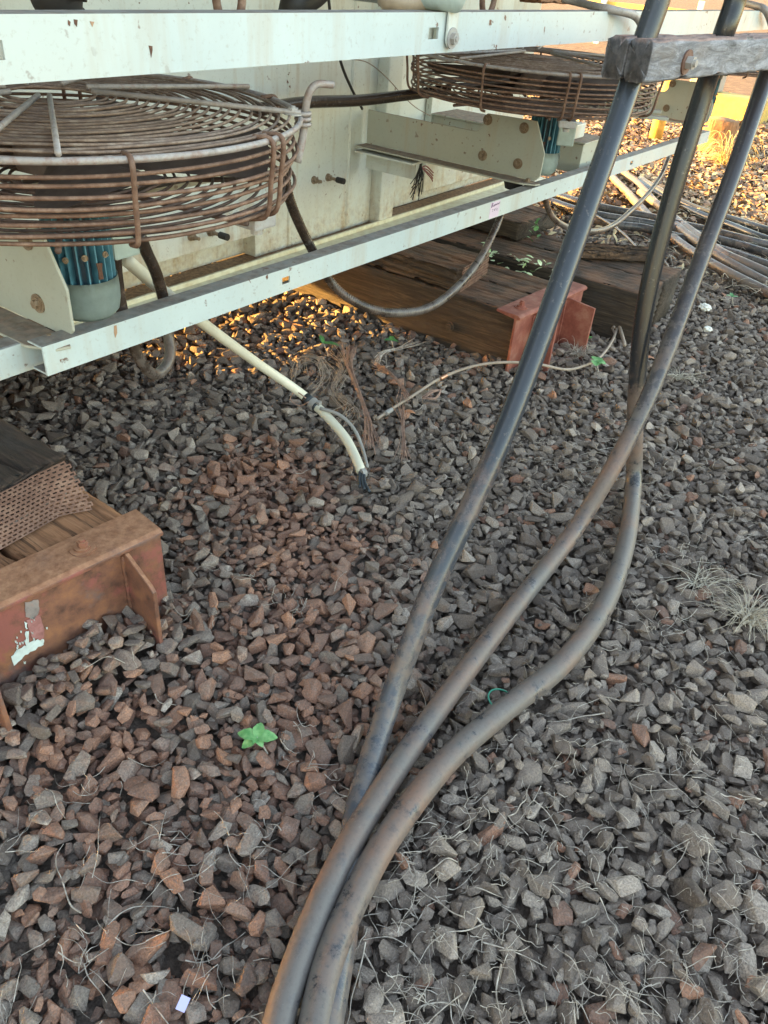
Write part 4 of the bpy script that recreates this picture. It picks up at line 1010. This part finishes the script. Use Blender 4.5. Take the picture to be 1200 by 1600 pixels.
# far hoses on the ground
H = [
 ([(950, 268), (960, 281), (981, 302), (1017, 341), (1060, 378), (1100, 405), (1145, 430), (1200, 457), (1260, 485)], 'hose_brown', 'nearest tan hose of the ground bundle with its sunlit upper end'),
 ([(962, 262), (981, 275), (999, 290), (1026, 320), (1056, 352), (1095, 382), (1140, 411), (1200, 443), (1260, 470)], 'hose_brown', 'second tan hose from the front of the ground bundle'),
 ([(1000, 300), (1030, 322), (1058, 345), (1092, 370), (1128, 395), (1165, 412), (1200, 427), (1260, 452)], 'hose_brown', 'third tan hose, between the front pair and the grey hoses'),
 ([(860, 318), (880, 324), (915, 341), (960, 351), (1005, 356), (1050, 368), (1100, 382), (1140, 394), (1200, 414), (1260, 432)], 'hose_grey', 'front grey hose of the ground bundle with dry grass on it'),
 ([(850, 312), (864, 316), (900, 328), (945, 338), (1008, 348), (1060, 358), (1110, 371), (1160, 384), (1200, 396), (1260, 412)], 'hose_grey', 'middle grey hose of the ground bundle'),
 ([(860, 302), (879, 308), (912, 318), (960, 328), (1020, 340), (1070, 352), (1116, 362), (1160, 373), (1200, 383), (1260, 396)], 'hose_grey', 'back grey hose of the ground bundle under the black pair'),
 ([(985, 278), (1005, 290), (1026, 302), (1060, 318), (1095, 336), (1140, 352), (1170, 364), (1200, 375), (1260, 392)], 'hose_black', 'front black hose of the pair lying behind the grey hoses'),
 ([(1000, 280), (1030, 298), (1062, 315), (1101, 331), (1150, 345), (1200, 360), (1260, 375)], 'hose_black', 'rearmost black hose, at the edge of the brown leaf litter'),
]
HP = []
for k, (pts, mt, lab) in enumerate(H):
    Q = [atz(x, y, 0.055 + 0.016 * (k % 3) + 0.008 * math.sin(i * 1.3 + k)) for i, (x, y) in enumerate(pts)]
    HP.append(path_single('ground_hose', Q, 0.027 if 'tan' not in lab else 0.029, MT[mt], lab, 'hose', 'hoses bundled on the ground', seg=14))
path_single('thin_root_cable', [atz(905, 322, 0.09), atz(940, 342, 0.09), atz(970, 362, 0.09), atz(1000, 392, 0.08)], 0.008, MT['hose_grey'], 'thin grey cord crossing over the bundled hoses', 'cord')

# ------------------------------------------------------------------ background beyond the container
def upright(px, py, topy): 
    g_ = atz(px, py, 0); d = ray(px, topy); t = (g_.x * d[0] + g_.y * d[1]) / (d[0] ** 2 + d[1] ** 2); return g_, EYE[2] + d[2] * t
g_, zt = upright(1112, 240, 184)
bm = NB(); pts = []
for j in range(9):
    z = -0.03 + (zt + 0.03) * j / 8
    ring = []
    for k in range(28):
        a = 2 * math.pi * k / 28; rr = 0.17 * (1 + 0.10 * math.sin(3 * a + 1) + 0.05 * math.sin(11 * a + j) + 0.45 * (1 - j / 8) ** 3 * (0.4 + 0.6 * abs(math.sin(2.5 * a))))
        ring.append(bm.verts.new((g_.x + rr * math.cos(a), g_.y + rr * math.sin(a), z)))
    pts.append(ring)
for j in range(8):
    for k in range(28): bm.faces.new((pts[j][k], pts[j][(k + 1) % 28], pts[j + 1][(k + 1) % 28], pts[j + 1][k]))
bm.faces.new(pts[-1])
single('tree_stump', bm, MT['bark'], 'cut reddish tree stump just beyond the rail end', 'stump', None, True)
P0 = atz(1090, 215, 0)
bm = NB(); box(bm, (P0.x + 1.6, P0.y - 0.3, -0.1), (P0.x + 2.0, P0.y + 0.9, 0.30), 0.02); single('concrete_plinth', bm, MT['yellow'], 'yellow painted concrete plinth behind the stump', 'plinth', None)
bm = NB(); box(bm, (P0.x + 1.7, P0.y + 0.35, 0.302), (P0.x + 1.95, P0.y + 0.75, 0.95), 0.02); single('utility_box', bm, MT['greyplastic'], 'grey utility box standing on the yellow plinth', 'box', None)
g2 = atz(1022, 222, 0)
bm = NB(); cyl(bm, (g2.x, g2.y, -0.1), (g2.x, g2.y, 0.75), 0.07, 18); cyl(bm, (g2.x, g2.y, 0.75), (g2.x, g2.y, 0.79), 0.07, 18, 0.03); single('bollard', bm, MT['yellow'], 'yellow post seen between the rail and the third fan arm', 'bollard', None, True)
bm = NB(); cyl(bm, (g2.x + 0.3, g2.y - 0.28, -0.1), (g2.x + 0.3, g2.y - 0.28, 0.85), 0.085, 18); box(bm, (g2.x + 0.2, g2.y - 0.38, 0.85), (g2.x + 0.4, g2.y - 0.18, 0.9), 0.01); single('bollard', bm, MT['whitepost'], 'white post standing beside the yellow one behind the rail', 'bollard', None, True)
bm = NB()
for k in range(3):
    x = 16 + 0.1 * k
fence = root('post_and_rail_fence', (22, 3, 0), 'low sunlit fence far beyond the yard', 'fence')
bm.free()
bm = NB()
for k in range(2): box(bm, (22, -9, 0.35 + 0.45 * k), (22.05, 20, 0.45 + 0.45 * k), 0.01)
finish(bm, 'rail', MT['yellow'], fence)
for k in range(12):
    bm = NB(); box(bm, (21.9, -8 + 2.4 * k, -0.1), (22.0, -7.88 + 2.4 * k, 1.1), 0.01); finish(bm, 'post', MT['whitepost'], fence)

# ------------------------------------------------------------------ gravel: dropped stone by stone onto a height field
def stone_proto(seed, n):
    r = np.random.default_rng(seed); bm = NB()
    P = r.normal(size=(n, 3)); P /= np.linalg.norm(P, axis=1)[:, None]
    P *= r.uniform(0.78, 1.0, (n, 1)); P = np.sign(P) * np.abs(P) ** 0.85
    for p in P: bm.verts.new(p)
    bmesh.ops.convex_hull(bm, input=bm.verts[:])
    for v in [v for v in bm.verts if not v.link_faces]: bm.verts.remove(v)
    bmesh.ops.dissolve_limit(bm, angle_limit=rad(16), verts=bm.verts[:], edges=bm.edges[:])
    try: bmesh.ops.bevel(bm, geom=bm.edges[:], offset=0.045, segments=1, affect='EDGES', clamp_overlap=True)
    except Exception: pass
    bmesh.ops.triangulate(bm, faces=bm.faces[:])
    bm.normal_update(); bmesh.ops.recalc_face_normals(bm, faces=bm.faces)
    bm.verts.ensure_lookup_table()
    V = np.array([v.co[:] for v in bm.verts]); F = np.array([[v.index for v in f.verts] for f in bm.faces]); bm.free()
    V -= V.mean(0); V /= np.abs(V).max(0)
    return V, F
PROT = [stone_proto(100 + k, 10 + k % 7) for k in range(36)]
def project(P):
    q = (P - EYE) @ RC; return 600 + 1200 * q[:, 0] / q[:, 2], 800 + 1200 * q[:, 1] / q[:, 2], q[:, 2]
CELL = 0.008; GX0, GX1, GY0, GY1 = -0.3, 5.9, -2.4, 4.0
nxg, nyg = int((GX1 - GX0) / CELL), int((GY1 - GY0) / CELL)
Hm = np.full((nxg, nyg), -0.050)
blocked = np.zeros((nxg, nyg), bool)
def block_rect(x0, x1, y0, y1):
    blocked[int((x0 - GX0) / CELL):int((x1 - GX0) / CELL), int((y0 - GY0) / CELL):int((y1 - GY0) / CELL)] = True
block_rect(0.33, 0.965, 1.36, 4.0); block_rect(3.0, 3.52, 1.27, 4.0); block_rect(3.67, 4.22, 0.99, 4.0)
low_zone = np.zeros((nxg, nyg), bool)
for s in CABS:
    for p in s:
        if p.z < 0.09:
            i, j = int((p.x - GX0) / CELL), int((p.y - GY0) / CELL)
            if 5 < i < nxg - 5 and 5 < j < nyg - 5: low_zone[i - 3:i + 4, j - 3:j + 4] = True
# candidates in the visible wedge (with margin)
Ncand = 220000
C_ = np.c_[rng.uniform(GX0 + 0.1, GX1 - 0.1, Ncand), rng.uniform(GY0 + 0.1, GY1 - 0.1, Ncand), np.zeros(Ncand)]
px_, py_, dp = project(C_)
vis = (dp > 0.3) & (px_ > -420) & (px_ < 1800) & (py_ > 150) & (py_ < 1950)
C_ = C_[vis]
fade = np.clip((5.9 - C_[:, 0]) / 0.9, 0, 1); C_ = C_[rng.uniform(size=len(C_)) < fade ** 0.6]
area = vis.mean() * (GX1 - GX0 - 0.2) * (GY1 - GY0 - 0.2)
NST = int(min(66000, area * 3900))
pos = np.zeros((NST, 3)); scl = np.zeros((NST, 3)); okk = np.zeros(NST, bool)
mean_sz = np.exp(rng.normal(math.log(0.0136), 0.38, NST)); mean_sz = np.clip(mean_sz, 0.0070, 0.029)
asp = rng.uniform(0.62, 1.0, (NST, 3)); asp[:, 0] = rng.uniform(1.0, 1.55, NST); asp[:, 2] *= rng.uniform(0.55, 0.95, NST)
K = 5
pick = rng.integers(0, len(C_), (NST, K))
for i in range(NST):
    best = None
    r0 = mean_sz[i]
    for k in range(K):
        x, y = C_[pick[i, k], 0], C_[pick[i, k], 1]
        a, b = int((x - GX0) / CELL), int((y - GY0) / CELL)
        if blocked[a, b]: continue
        hv = Hm[a, b] + (0.02 if low_zone[a, b] else 0) + 0.3 * (Hm[a + 2, b] + Hm[a - 2, b] + Hm[a, b + 2] + Hm[a, b - 2])
        if best is None or hv < best[0]: best = (hv, a, b, x, y)
    if best is None: continue
    _, a, b, x, y = best
    rc = max(1, int(r0 * 1.05 / CELL))
    sub = Hm[a - rc:a + rc + 1, b - rc:b + rc + 1]
    if sub.shape != (2 * rc + 1, 2 * rc + 1): continue
    base = np.partition(sub.ravel(), int(sub.size * 0.55))[int(sub.size * 0.55)]
    hz = r0 * asp[i, 2]; z = base + hz * 0.72
    top = z + hz
    if low_zone[a, b] and top > 0.018: continue
    if top > 0.035: continue
    dx = np.arange(-rc, rc + 1) * CELL; D = (dx[:, None] ** 2 + dx[None, :] ** 2) / (r0 * 1.05) ** 2
    capz = z + hz * np.sqrt(np.clip(1 - D, 0, 1)) * 0.92
    np.copyto(sub, np.where(D < 1, np.maximum(sub, capz), sub))
    pos[i] = (x, y, z); okk[i] = True
idx = np.where(okk)[0]; pos = pos[idx]; sz = mean_sz[idx]; asp = asp[idx]; NST = len(idx)
# the heap inside the near end cap, mound height added
def mound(P):
    m_ = 0.085 * np.exp(-(((P[:, 0] - 0.72) / 0.20) ** 2 + ((P[:, 1] - 1.255) / 0.085) ** 2)) * (P[:, 1] < 1.34)
    m_ += 0.03 * np.exp(-(((P[:, 0] - 3.25) / 0.12) ** 2 + ((P[:, 1] - 1.20) / 0.06) ** 2))
    return m_
pos[:, 2] += mound(pos)
# dark wedge gap in the second board of the near sleeper filled with a few stones on the left edge
def gz(x, y):
    i = min(max(int((x - GX0) / CELL), 0), nxg - 1); j = min(max(int((y - GY0) / CELL), 0), nyg - 1)
    return float(Hm[i, j]) + float(mound(np.array([[x, y, 0]]))[0])
# redness: dust from the container washes over a tongue of stones
RB = [(1.58, 1.50, .25, 1.15), (1.36, 1.15, .24, 1.15), (1.2, 1.35, .15, .5), (1.08, 0.98, .26, 1.1), (0.56, 1.02, .24, 1.0), (0.80, 0.75, .24, .8), (0.5, 0.72, .28, .7), (0.30, 0.78, .25, .68), (0.28, 0.52, .2, .55), (1.0, 0.74, .20, .95)]
red = np.zeros(NST)
for x, y, s_, a in RB: red = np.maximum(red, a * np.exp(-((pos[:, 0] - x) ** 2 + (pos[:, 1] - y) ** 2) / (2 * s_ * s_ * 0.55)))
R1 = rng.uniform(size=NST)
redness = np.clip(0.10 + red * 0.88 + (R1 - 0.5) * 1.05 * (0.28 + red), 0, 1)
redness = np.maximum(redness, (R1 > 0.95) * 0.75)
tone = np.clip(rng.normal(0.50, 0.28, NST) + np.where(pos[:, 0] < 1.0, 0.05, 0), 0, 1)
underneath = 0
rnd = rng.uniform(size=NST)
quatA = rng.uniform(0, 2 * np.pi, NST); tx = rng.normal(0, 0.32, NST); ty = rng.normal(0, 0.32, NST)
pid = rng.integers(0, len(PROT), NST)
def build_stones(name, sel):
    nv = sum(len(PROT[p][0]) for p in pid[sel]); nf = sum(len(PROT[p][1]) for p in pid[sel])
    VV = np.zeros((nv, 3), np.float32); FF = np.zeros((nf, 3), np.int32); TT = np.zeros((nv, 4), np.float32); a = b = 0
    for i in sel:
        V, F = PROT[pid[i]]
        s_ = sz[i] * asp[i]
        ca, sa = math.cos(quatA[i]), math.sin(quatA[i]); cx_, sx_ = math.cos(tx[i]), math.sin(tx[i]); cy_, sy_ = math.cos(ty[i]), math.sin(ty[i])
        Rz = np.array([[ca, -sa, 0], [sa, ca, 0], [0, 0, 1]]); Rx = np.array([[1, 0, 0], [0, cx_, -sx_], [0, sx_, cx_]]); Ry = np.array([[cy_, 0, sy_], [0, 1, 0], [-sy_, 0, cy_]])
        W = (V * s_) @ (Rz @ Rx @ Ry).T + pos[i]
        VV[a:a + len(V)] = W; FF[b:b + len(F)] = F + a; TT[a:a + len(V)] = (tone[i], redness[i], rnd[i], 1)
        a += len(V); b += len(F)
    me = bpy.data.meshes.new(name); me.vertices.add(nv); me.vertices.foreach_set('co', VV.ravel())
    me.loops.add(nf * 3); me.loops.foreach_set('vertex_index', FF.ravel()); me.polygons.add(nf)
    me.polygons.foreach_set('loop_start', np.arange(0, nf * 3, 3, dtype=np.int32)); me.polygons.foreach_set('loop_total', np.full(nf, 3, np.int32))
    me.update(calc_edges=True); me.validate(); me.shade_flat()
    at = me.attributes.new('tint', 'FLOAT_COLOR', 'POINT'); at.data.foreach_set('color', TT.ravel())
    me.materials.append(MT['stone'])
    o = bpy.data.objects.new(name, me); col.objects.link(o); return o
print('stones', NST, 'top', np.percentile(Hm[~blocked], [10, 50, 90]))
tag(build_stones('gravel', np.arange(NST)), 'crushed grey and reddish ballast stones covering the ground', 'gravel', kind='stuff')

# ------------------------------------------------------------------ dry roots, grass, leaves
def strand_mesh(name, items, mat, label, cat, kind='stuff', group=None):
    bm = NB()
    for P, r in items: tube(bm, spline(P, 4), r, 4, caps=False, rfun=lambda s, t, r_: r_ * (1 - 0.6 * t))
    return single(name, bm, mat, label, cat, group, True, kind)
def root_at(x, y, L, rr, curl=0.8, lift=0.006):
    a = rr.uniform(0, 6.28); P = []; z0 = gz(x, y); k = rr.uniform(-curl, curl)
    n = rr.randint(4, 7)
    zc = z0
    for i in range(n):
        zc += (max(gz(x, y), -0.02) - zc) * 0.45
        P.append(Vector((x, y, max(zc, gz(x, y) - 0.008) + 0.004 + rr.uniform(0, lift))))
        a += k * 0.35 + rr.uniform(-0.4, 0.4); x += math.cos(a) * L / n; y += math.sin(a) * L / n
    return P
rr = random.Random(5); items = []
zones = [((900, 1200), (690, 1010), 230), ((640, 1200), (1080, 1600), 330), ((780, 1010), (640, 780), 60), ((230, 420), (1280, 1600), 75), ((0, 230), (1180, 1600), 75), ((380, 560), (1120, 1330), 35), ((420, 720), (560, 760), 70), ((100, 420), (620, 1000), 40), ((880, 1200), (450, 690), 120), ((430, 700), (780, 1050), 25), ((20, 260), (980, 1080), 16), ((560, 760), (1250, 1600), 90)]
for (a, b, n) in zones:
    for _ in range(int(n * 0.32)):
        p = atz(rr.uniform(*a), rr.uniform(*b), 0.02)
        if rr.random() < 0.6:
            cx0 = p; m_ = rr.randint(1, 5)
            for _k in range(m_):
                items.append((root_at(cx0.x + rr.gauss(0, 0.02), cx0.y + rr.gauss(0, 0.02), rr.uniform(0.03, 0.11), rr), rr.uniform(0.0006, 0.0013)))
        else: items.append((root_at(p.x, p.y, rr.uniform(0.05, 0.2), rr, 0.6), rr.uniform(0.0007, 0.0019)))
for _ in range(900):      # short fine straw bits, mostly over the right hand gravel
    p = atz(rr.uniform(620, 1210), rr.uniform(640, 1600), 0.02)
    items.append((root_at(p.x, p.y, rr.uniform(0.015, 0.05), rr, 0.4), rr.uniform(0.0005, 0.0011)))
strand_mesh('dry_roots', items, MT['root'], 'dry pale roots and stems tangled among the stones', 'dry roots')
items = []
for (cx_, cy_, n, L) in [((1165, 965)[0], 965, 0, 0)]: pass
def tuft(name, px, py, n, L, mat, label, up=0.6, r=(0.0008, 0.0016), group='dry grass tufts'):
    p = atz(px, py, 0.0); items = []; rq = random.Random(px * 7 + py)
    for _ in range(n):
        a = rq.uniform(0, 6.28); l = L * rq.uniform(0.4, 1.0); e = rq.uniform(0.1, up)
        b = p + Vector((rq.gauss(0, 0.015), rq.gauss(0, 0.015), 0.0))
        d = Vector((math.cos(a), math.sin(a), 0))
        items.append(([b, b + d * l * 0.35 + Vector((0, 0, l * e)), b + d * l * 0.7 + Vector((0, 0, l * e * 1.1)), b + d * l + Vector((0, 0, l * e * 0.55 + rq.uniform(-0.01, 0.02)))], rq.uniform(*r)))
    return strand_mesh(name, items, mat, label, 'grass tuft', None, group)
tuft('dry_grass_tuft', 1168, 970, 110, 0.14, MT['straw'], 'bleached straw tuft at the right edge beside the big bend')
tuft('dry_grass_tuft', 1092, 915, 45, 0.12, MT['straw'], 'thin straw wisps left of the bleached tuft', 0.35)
tuft('dry_grass_tuft', 905, 555, 60, 0.10, MT['root'], 'grey dead weeds against the red end cap', 0.7)
tuft('dry_grass_tuft', 1130, 262, 130, 0.32, MT['straw_gold'], 'golden sunlit grass clump beyond the hoses', 0.9, (0.003, 0.006))
tuft('dry_grass_tuft', 1060, 590, 40, 0.12, MT['straw'], 'straw lying between the middle and right cables', 0.25)
# straw strewn over the hoses
items = []
for _ in range(240):
    p = atz(rr.uniform(880, 1230), rr.uniform(335, 470), 0.05); a = rr.uniform(0, 6.28); L = rr.uniform(0.04, 0.16)
    b = Vector((p.x, p.y, rr.uniform(0.03, 0.085)))
    items.append(([b, b + Vector((math.cos(a) * L / 2, math.sin(a) * L / 2, rr.uniform(0, 0.03))), b + Vector((math.cos(a + .5) * L, math.sin(a + .5) * L, rr.uniform(-0.02, 0.02)))], rr.uniform(0.0012, 0.0022)))
strand_mesh('dry_straw', items, MT['straw'], 'dry straw strewn over and between the hoses', 'straw')
# leaf litter beyond the ballast
NL = 60000
LX = rng.uniform(4.9, 15, NL * 2) ; LX = 4.9 + (LX - 4.9) * rng.uniform(0.25, 1.0, NL * 2); LY = rng.uniform(-2.5, 6.5, NL * 2)
q = np.c_[LX, LY, np.zeros(NL * 2)]; a_, b_, d_ = project(q); v_ = (a_ > 760) & (a_ < 1450) & (b_ > -60) & (b_ < 520); q = q[v_]; pr_ = np.where(q[:, 0] > 6.35, 1.0, np.where(q[:, 1] > 2.15, 0.55, 0.10)); q = q[rng.uniform(size=len(q)) < pr_][:NL]; NLq = len(q)
VV = np.zeros((NLq, 6, 3), np.float32); ang = rng.uniform(0, 6.28, NLq); L_ = rng.uniform(0.010, 0.032, NLq) * (1 + q[:, 0] / 20); W_l = L_ * rng.uniform(0.18, 0.5, NLq)
ux = np.c_[np.cos(ang), np.sin(ang), rng.normal(0, 0.35, NLq)]; vx_ = np.c_[-np.sin(ang), np.cos(ang), rng.normal(0, 0.5, NLq)]
base = q + np.c_[np.zeros(NLq), np.zeros(NLq), rng.uniform(0.003, 0.045, NLq)]
for k, (u, v, z) in enumerate([(-1, 0, 0), (-0.3, -1, 0.25), (0.5, -0.8, 0.3), (1, 0, 0), (0.5, 0.8, 0.3), (-0.3, 1, 0.25)]):
    VV[:, k] = base + ux * (L_ * u)[:, None] + vx_ * (W_l * v)[:, None] + np.c_[np.zeros(NLq), np.zeros(NLq), L_ * z * rng.uniform(0.2, 1.3, NLq)]
FF = np.array([[0, 1, 5], [1, 2, 4], [1, 4, 5], [2, 3, 4]])
F_all = (FF[None] + np.arange(NLq)[:, None, None] * 6).reshape(-1, 3).astype(np.int32)
me = bpy.data.meshes.new('leaf_litter'); me.vertices.add(NLq * 6); me.vertices.foreach_set('co', VV.ravel()); nf = len(F_all)
me.loops.add(nf * 3); me.loops.foreach_set('vertex_index', F_all.ravel()); me.polygons.add(nf)
me.polygons.foreach_set('loop_start', np.arange(0, nf * 3, 3, dtype=np.int32)); me.polygons.foreach_set('loop_total', np.full(nf, 3, np.int32)); me.update(calc_edges=True)
at = me.attributes.new('tint', 'FLOAT_COLOR', 'POINT'); tt = np.repeat(rng.uniform(size=NLq), 6); at.data.foreach_set('color', np.c_[tt, tt, tt, np.ones(len(tt))].astype(np.float32).ravel())
me.materials.append(MT['litter']); o = bpy.data.objects.new('leaf_litter', me); col.objects.link(o); tag(o, 'brown and golden fallen leaves covering the soil past the hoses', 'leaf litter', kind='stuff')
# green seedlings
def leaf(bm, base, d, L, W_, droop=0.3, cup=0.15, seg=6):
    d = Vector(d).normalized(); side = d.cross(Vector((0, 0, 1)))
    if side.length < 1e-3: side = Vector((1, 0, 0))
    side.normalize(); up = side.cross(d).normalized(); rows = []
    for i in range(seg + 1):
        t = i / seg; w_ = W_ * math.sin(math.pi * min(1, t * 0.92 + 0.06)) ** 0.75 * (1 - 0.25 * t) * (1 + 0.10 * (i % 2))
        c = base + d * L * t - Vector((0, 0, 1)) * droop * L * t * t
        rows.append([bm.verts.new(c + side * w_ * s_ + up * (cup * w_ * abs(s_) + 0.0)) for s_ in (-1, -0.5, 0, 0.5, 1)])
    for i in range(seg):
        for j in range(4): bm.faces.new((rows[i][j], rows[i][j + 1], rows[i + 1][j + 1], rows[i + 1][j]))
def seedling(px, py, specs, mat, label, h_=0.05, stem=True, name='seedling'):
    p = atz(px, py, 0.0); R_ = root(name, p, label, 'seedling', 'green seedlings in the gravel')
    top = p + Vector((0, 0, h_))
    bm = NB(); tube(bm, spline([p + Vector((0.012, -0.02, -0.01)), p + Vector((0.006, -0.008, h_ * 0.5)), top], 5), 0.0022, 7); finish(bm, 'stem', MT['straw'], R_, True)
    for (a, e, L, W_) in specs:
        bm = NB(); leaf(bm, top, (math.cos(rad(a)), math.sin(rad(a)), e), L, W_); finish(bm, 'leaf', mat, R_, True)
seedling(402, 1172, [(28, 0.45, 0.040, 0.014), (112, 0.25, 0.046, 0.017), (-48, 0.2, 0.046, 0.018), (158, -0.1, 0.036, 0.015), (-108, 0.1, 0.026, 0.010), (200, 0.3, 0.018, 0.007)], MT['leaf'], 'bright green five leaved seedling growing alone in the red stones', 0.045)
seedling(928, 580, [(20, 0.3, 0.05, 0.028), (200, 0.2, 0.045, 0.026), (-80, 0.2, 0.045, 0.024)], MT['leaf'], 'round leaved green seedling below the red end cap')
seedling(912, 545, [(80, 0.5, 0.05, 0.018), (-20, 0.4, 0.045, 0.016), (170, 0.4, 0.04, 0.015)], MT['leaf_dark'], 'small green weed against the foot of the red stiffener plate')
seedling(610, 548, [(30, 0.5, 0.04, 0.014), (140, 0.4, 0.036, 0.013), (-70, 0.3, 0.035, 0.012)], MT['leaf_dark'], 'small yellowish green weed before the middle sleeper')
seedling(505, 553, [(-40, 0.1, 0.075, 0.018), (60, 0.8, 0.06, 0.012)], MT['leaf_dark'], 'dark green narrow leaves at the edge of the sunlit patch')
seedling(1140, 475, [(30, 0.6, 0.05, 0.012), (140, 0.6, 0.05, 0.012), (-60, 0.5, 0.04, 0.01)], MT['leaf_dark'], 'tiny green sprout right of the cables near the hoses', 0.04)
p = Vector((3.585, 1.66, 0.0)); R_ = root('variegated_weed', p, 'pale speckled leafy weed between the two far sleepers', 'weed')
bm = NB(); rq = random.Random(3)
for k in range(46):
    b = p + Vector((rq.uniform(-0.06, 0.03), rq.uniform(-0.22, 0.16), 0.17 + rq.uniform(0, 0.13))); leaf(bm, b, (rq.uniform(-1, 0.4), rq.uniform(-1, 1), rq.uniform(0, 0.8)), rq.uniform(0.03, 0.05), rq.uniform(0.012, 0.02), 0.2, 0.1, 3)
finish(bm, 'leaves', MT['leaf_pale'], R_, True)
bm = NB()
for k in range(14):
    b = p + Vector((rq.uniform(-0.03, 0.03), rq.uniform(-0.17, 0.17), -0.04)); tube(bm, [b, b + Vector((rq.uniform(-.02, .02), rq.uniform(-.02, .02), 0.20))], 0.002, 5)
finish(bm, 'stem', MT['leaf_dark'], R_)
p = Vector((3.98, 1.74, Z1)); R_ = root('block_weed', p, 'yellow green sprig growing beside the block on the far sleeper', 'weed')
bm = NB()
for k in range(14): leaf(bm, p + Vector((rq.uniform(-.02, .02), rq.uniform(-.02, .02), 0.01 + 0.008 * k)), (rq.uniform(-1, 1), rq.uniform(-1, 1), 0.6), 0.03, 0.011, 0.2, 0.1, 3)
finish(bm, 'leaves', MT['leaf'], R_, True)
# fallen leaves
for (px0, py0, lab) in ((630, 645, 'curled orange dead leaf beside the copper tail'), (1008, 560, 'orange dead leaf near the middle cable')):
    bm = NB(); leaf(bm, atz(px0, py0, 0.03), (0.6, -0.8, 0.3), 0.05, 0.014, 0.3, 0.5); single('fallen_leaf', bm, MT['deadleaf'], lab, 'leaf', None, True)
# pale litter near the right cables
for (px0, py0, lab) in ((1102, 480, 'crumpled white litter right of the cables'), (1106, 514, 'smaller white litter below the crumpled one')):
    bm = NB(); bmesh.ops.create_icosphere(bm, subdivisions=3, radius=0.03 if py0 < 500 else 0.022)
    for v in bm.verts: v.co *= 1 + 0.35 * math.sin(v.co.x * 190 + 1) * math.sin(v.co.y * 170) * math.sin(v.co.z * 210 + 2); v.co.z *= 0.6
    bmesh.ops.translate(bm, verts=bm.verts, vec=atz(px0, py0, 0.02)); single('paper_litter', bm, MT['whitepost'], lab, 'litter')
for o in bpy.data.objects:
    if '_w' in o: del o['_w']
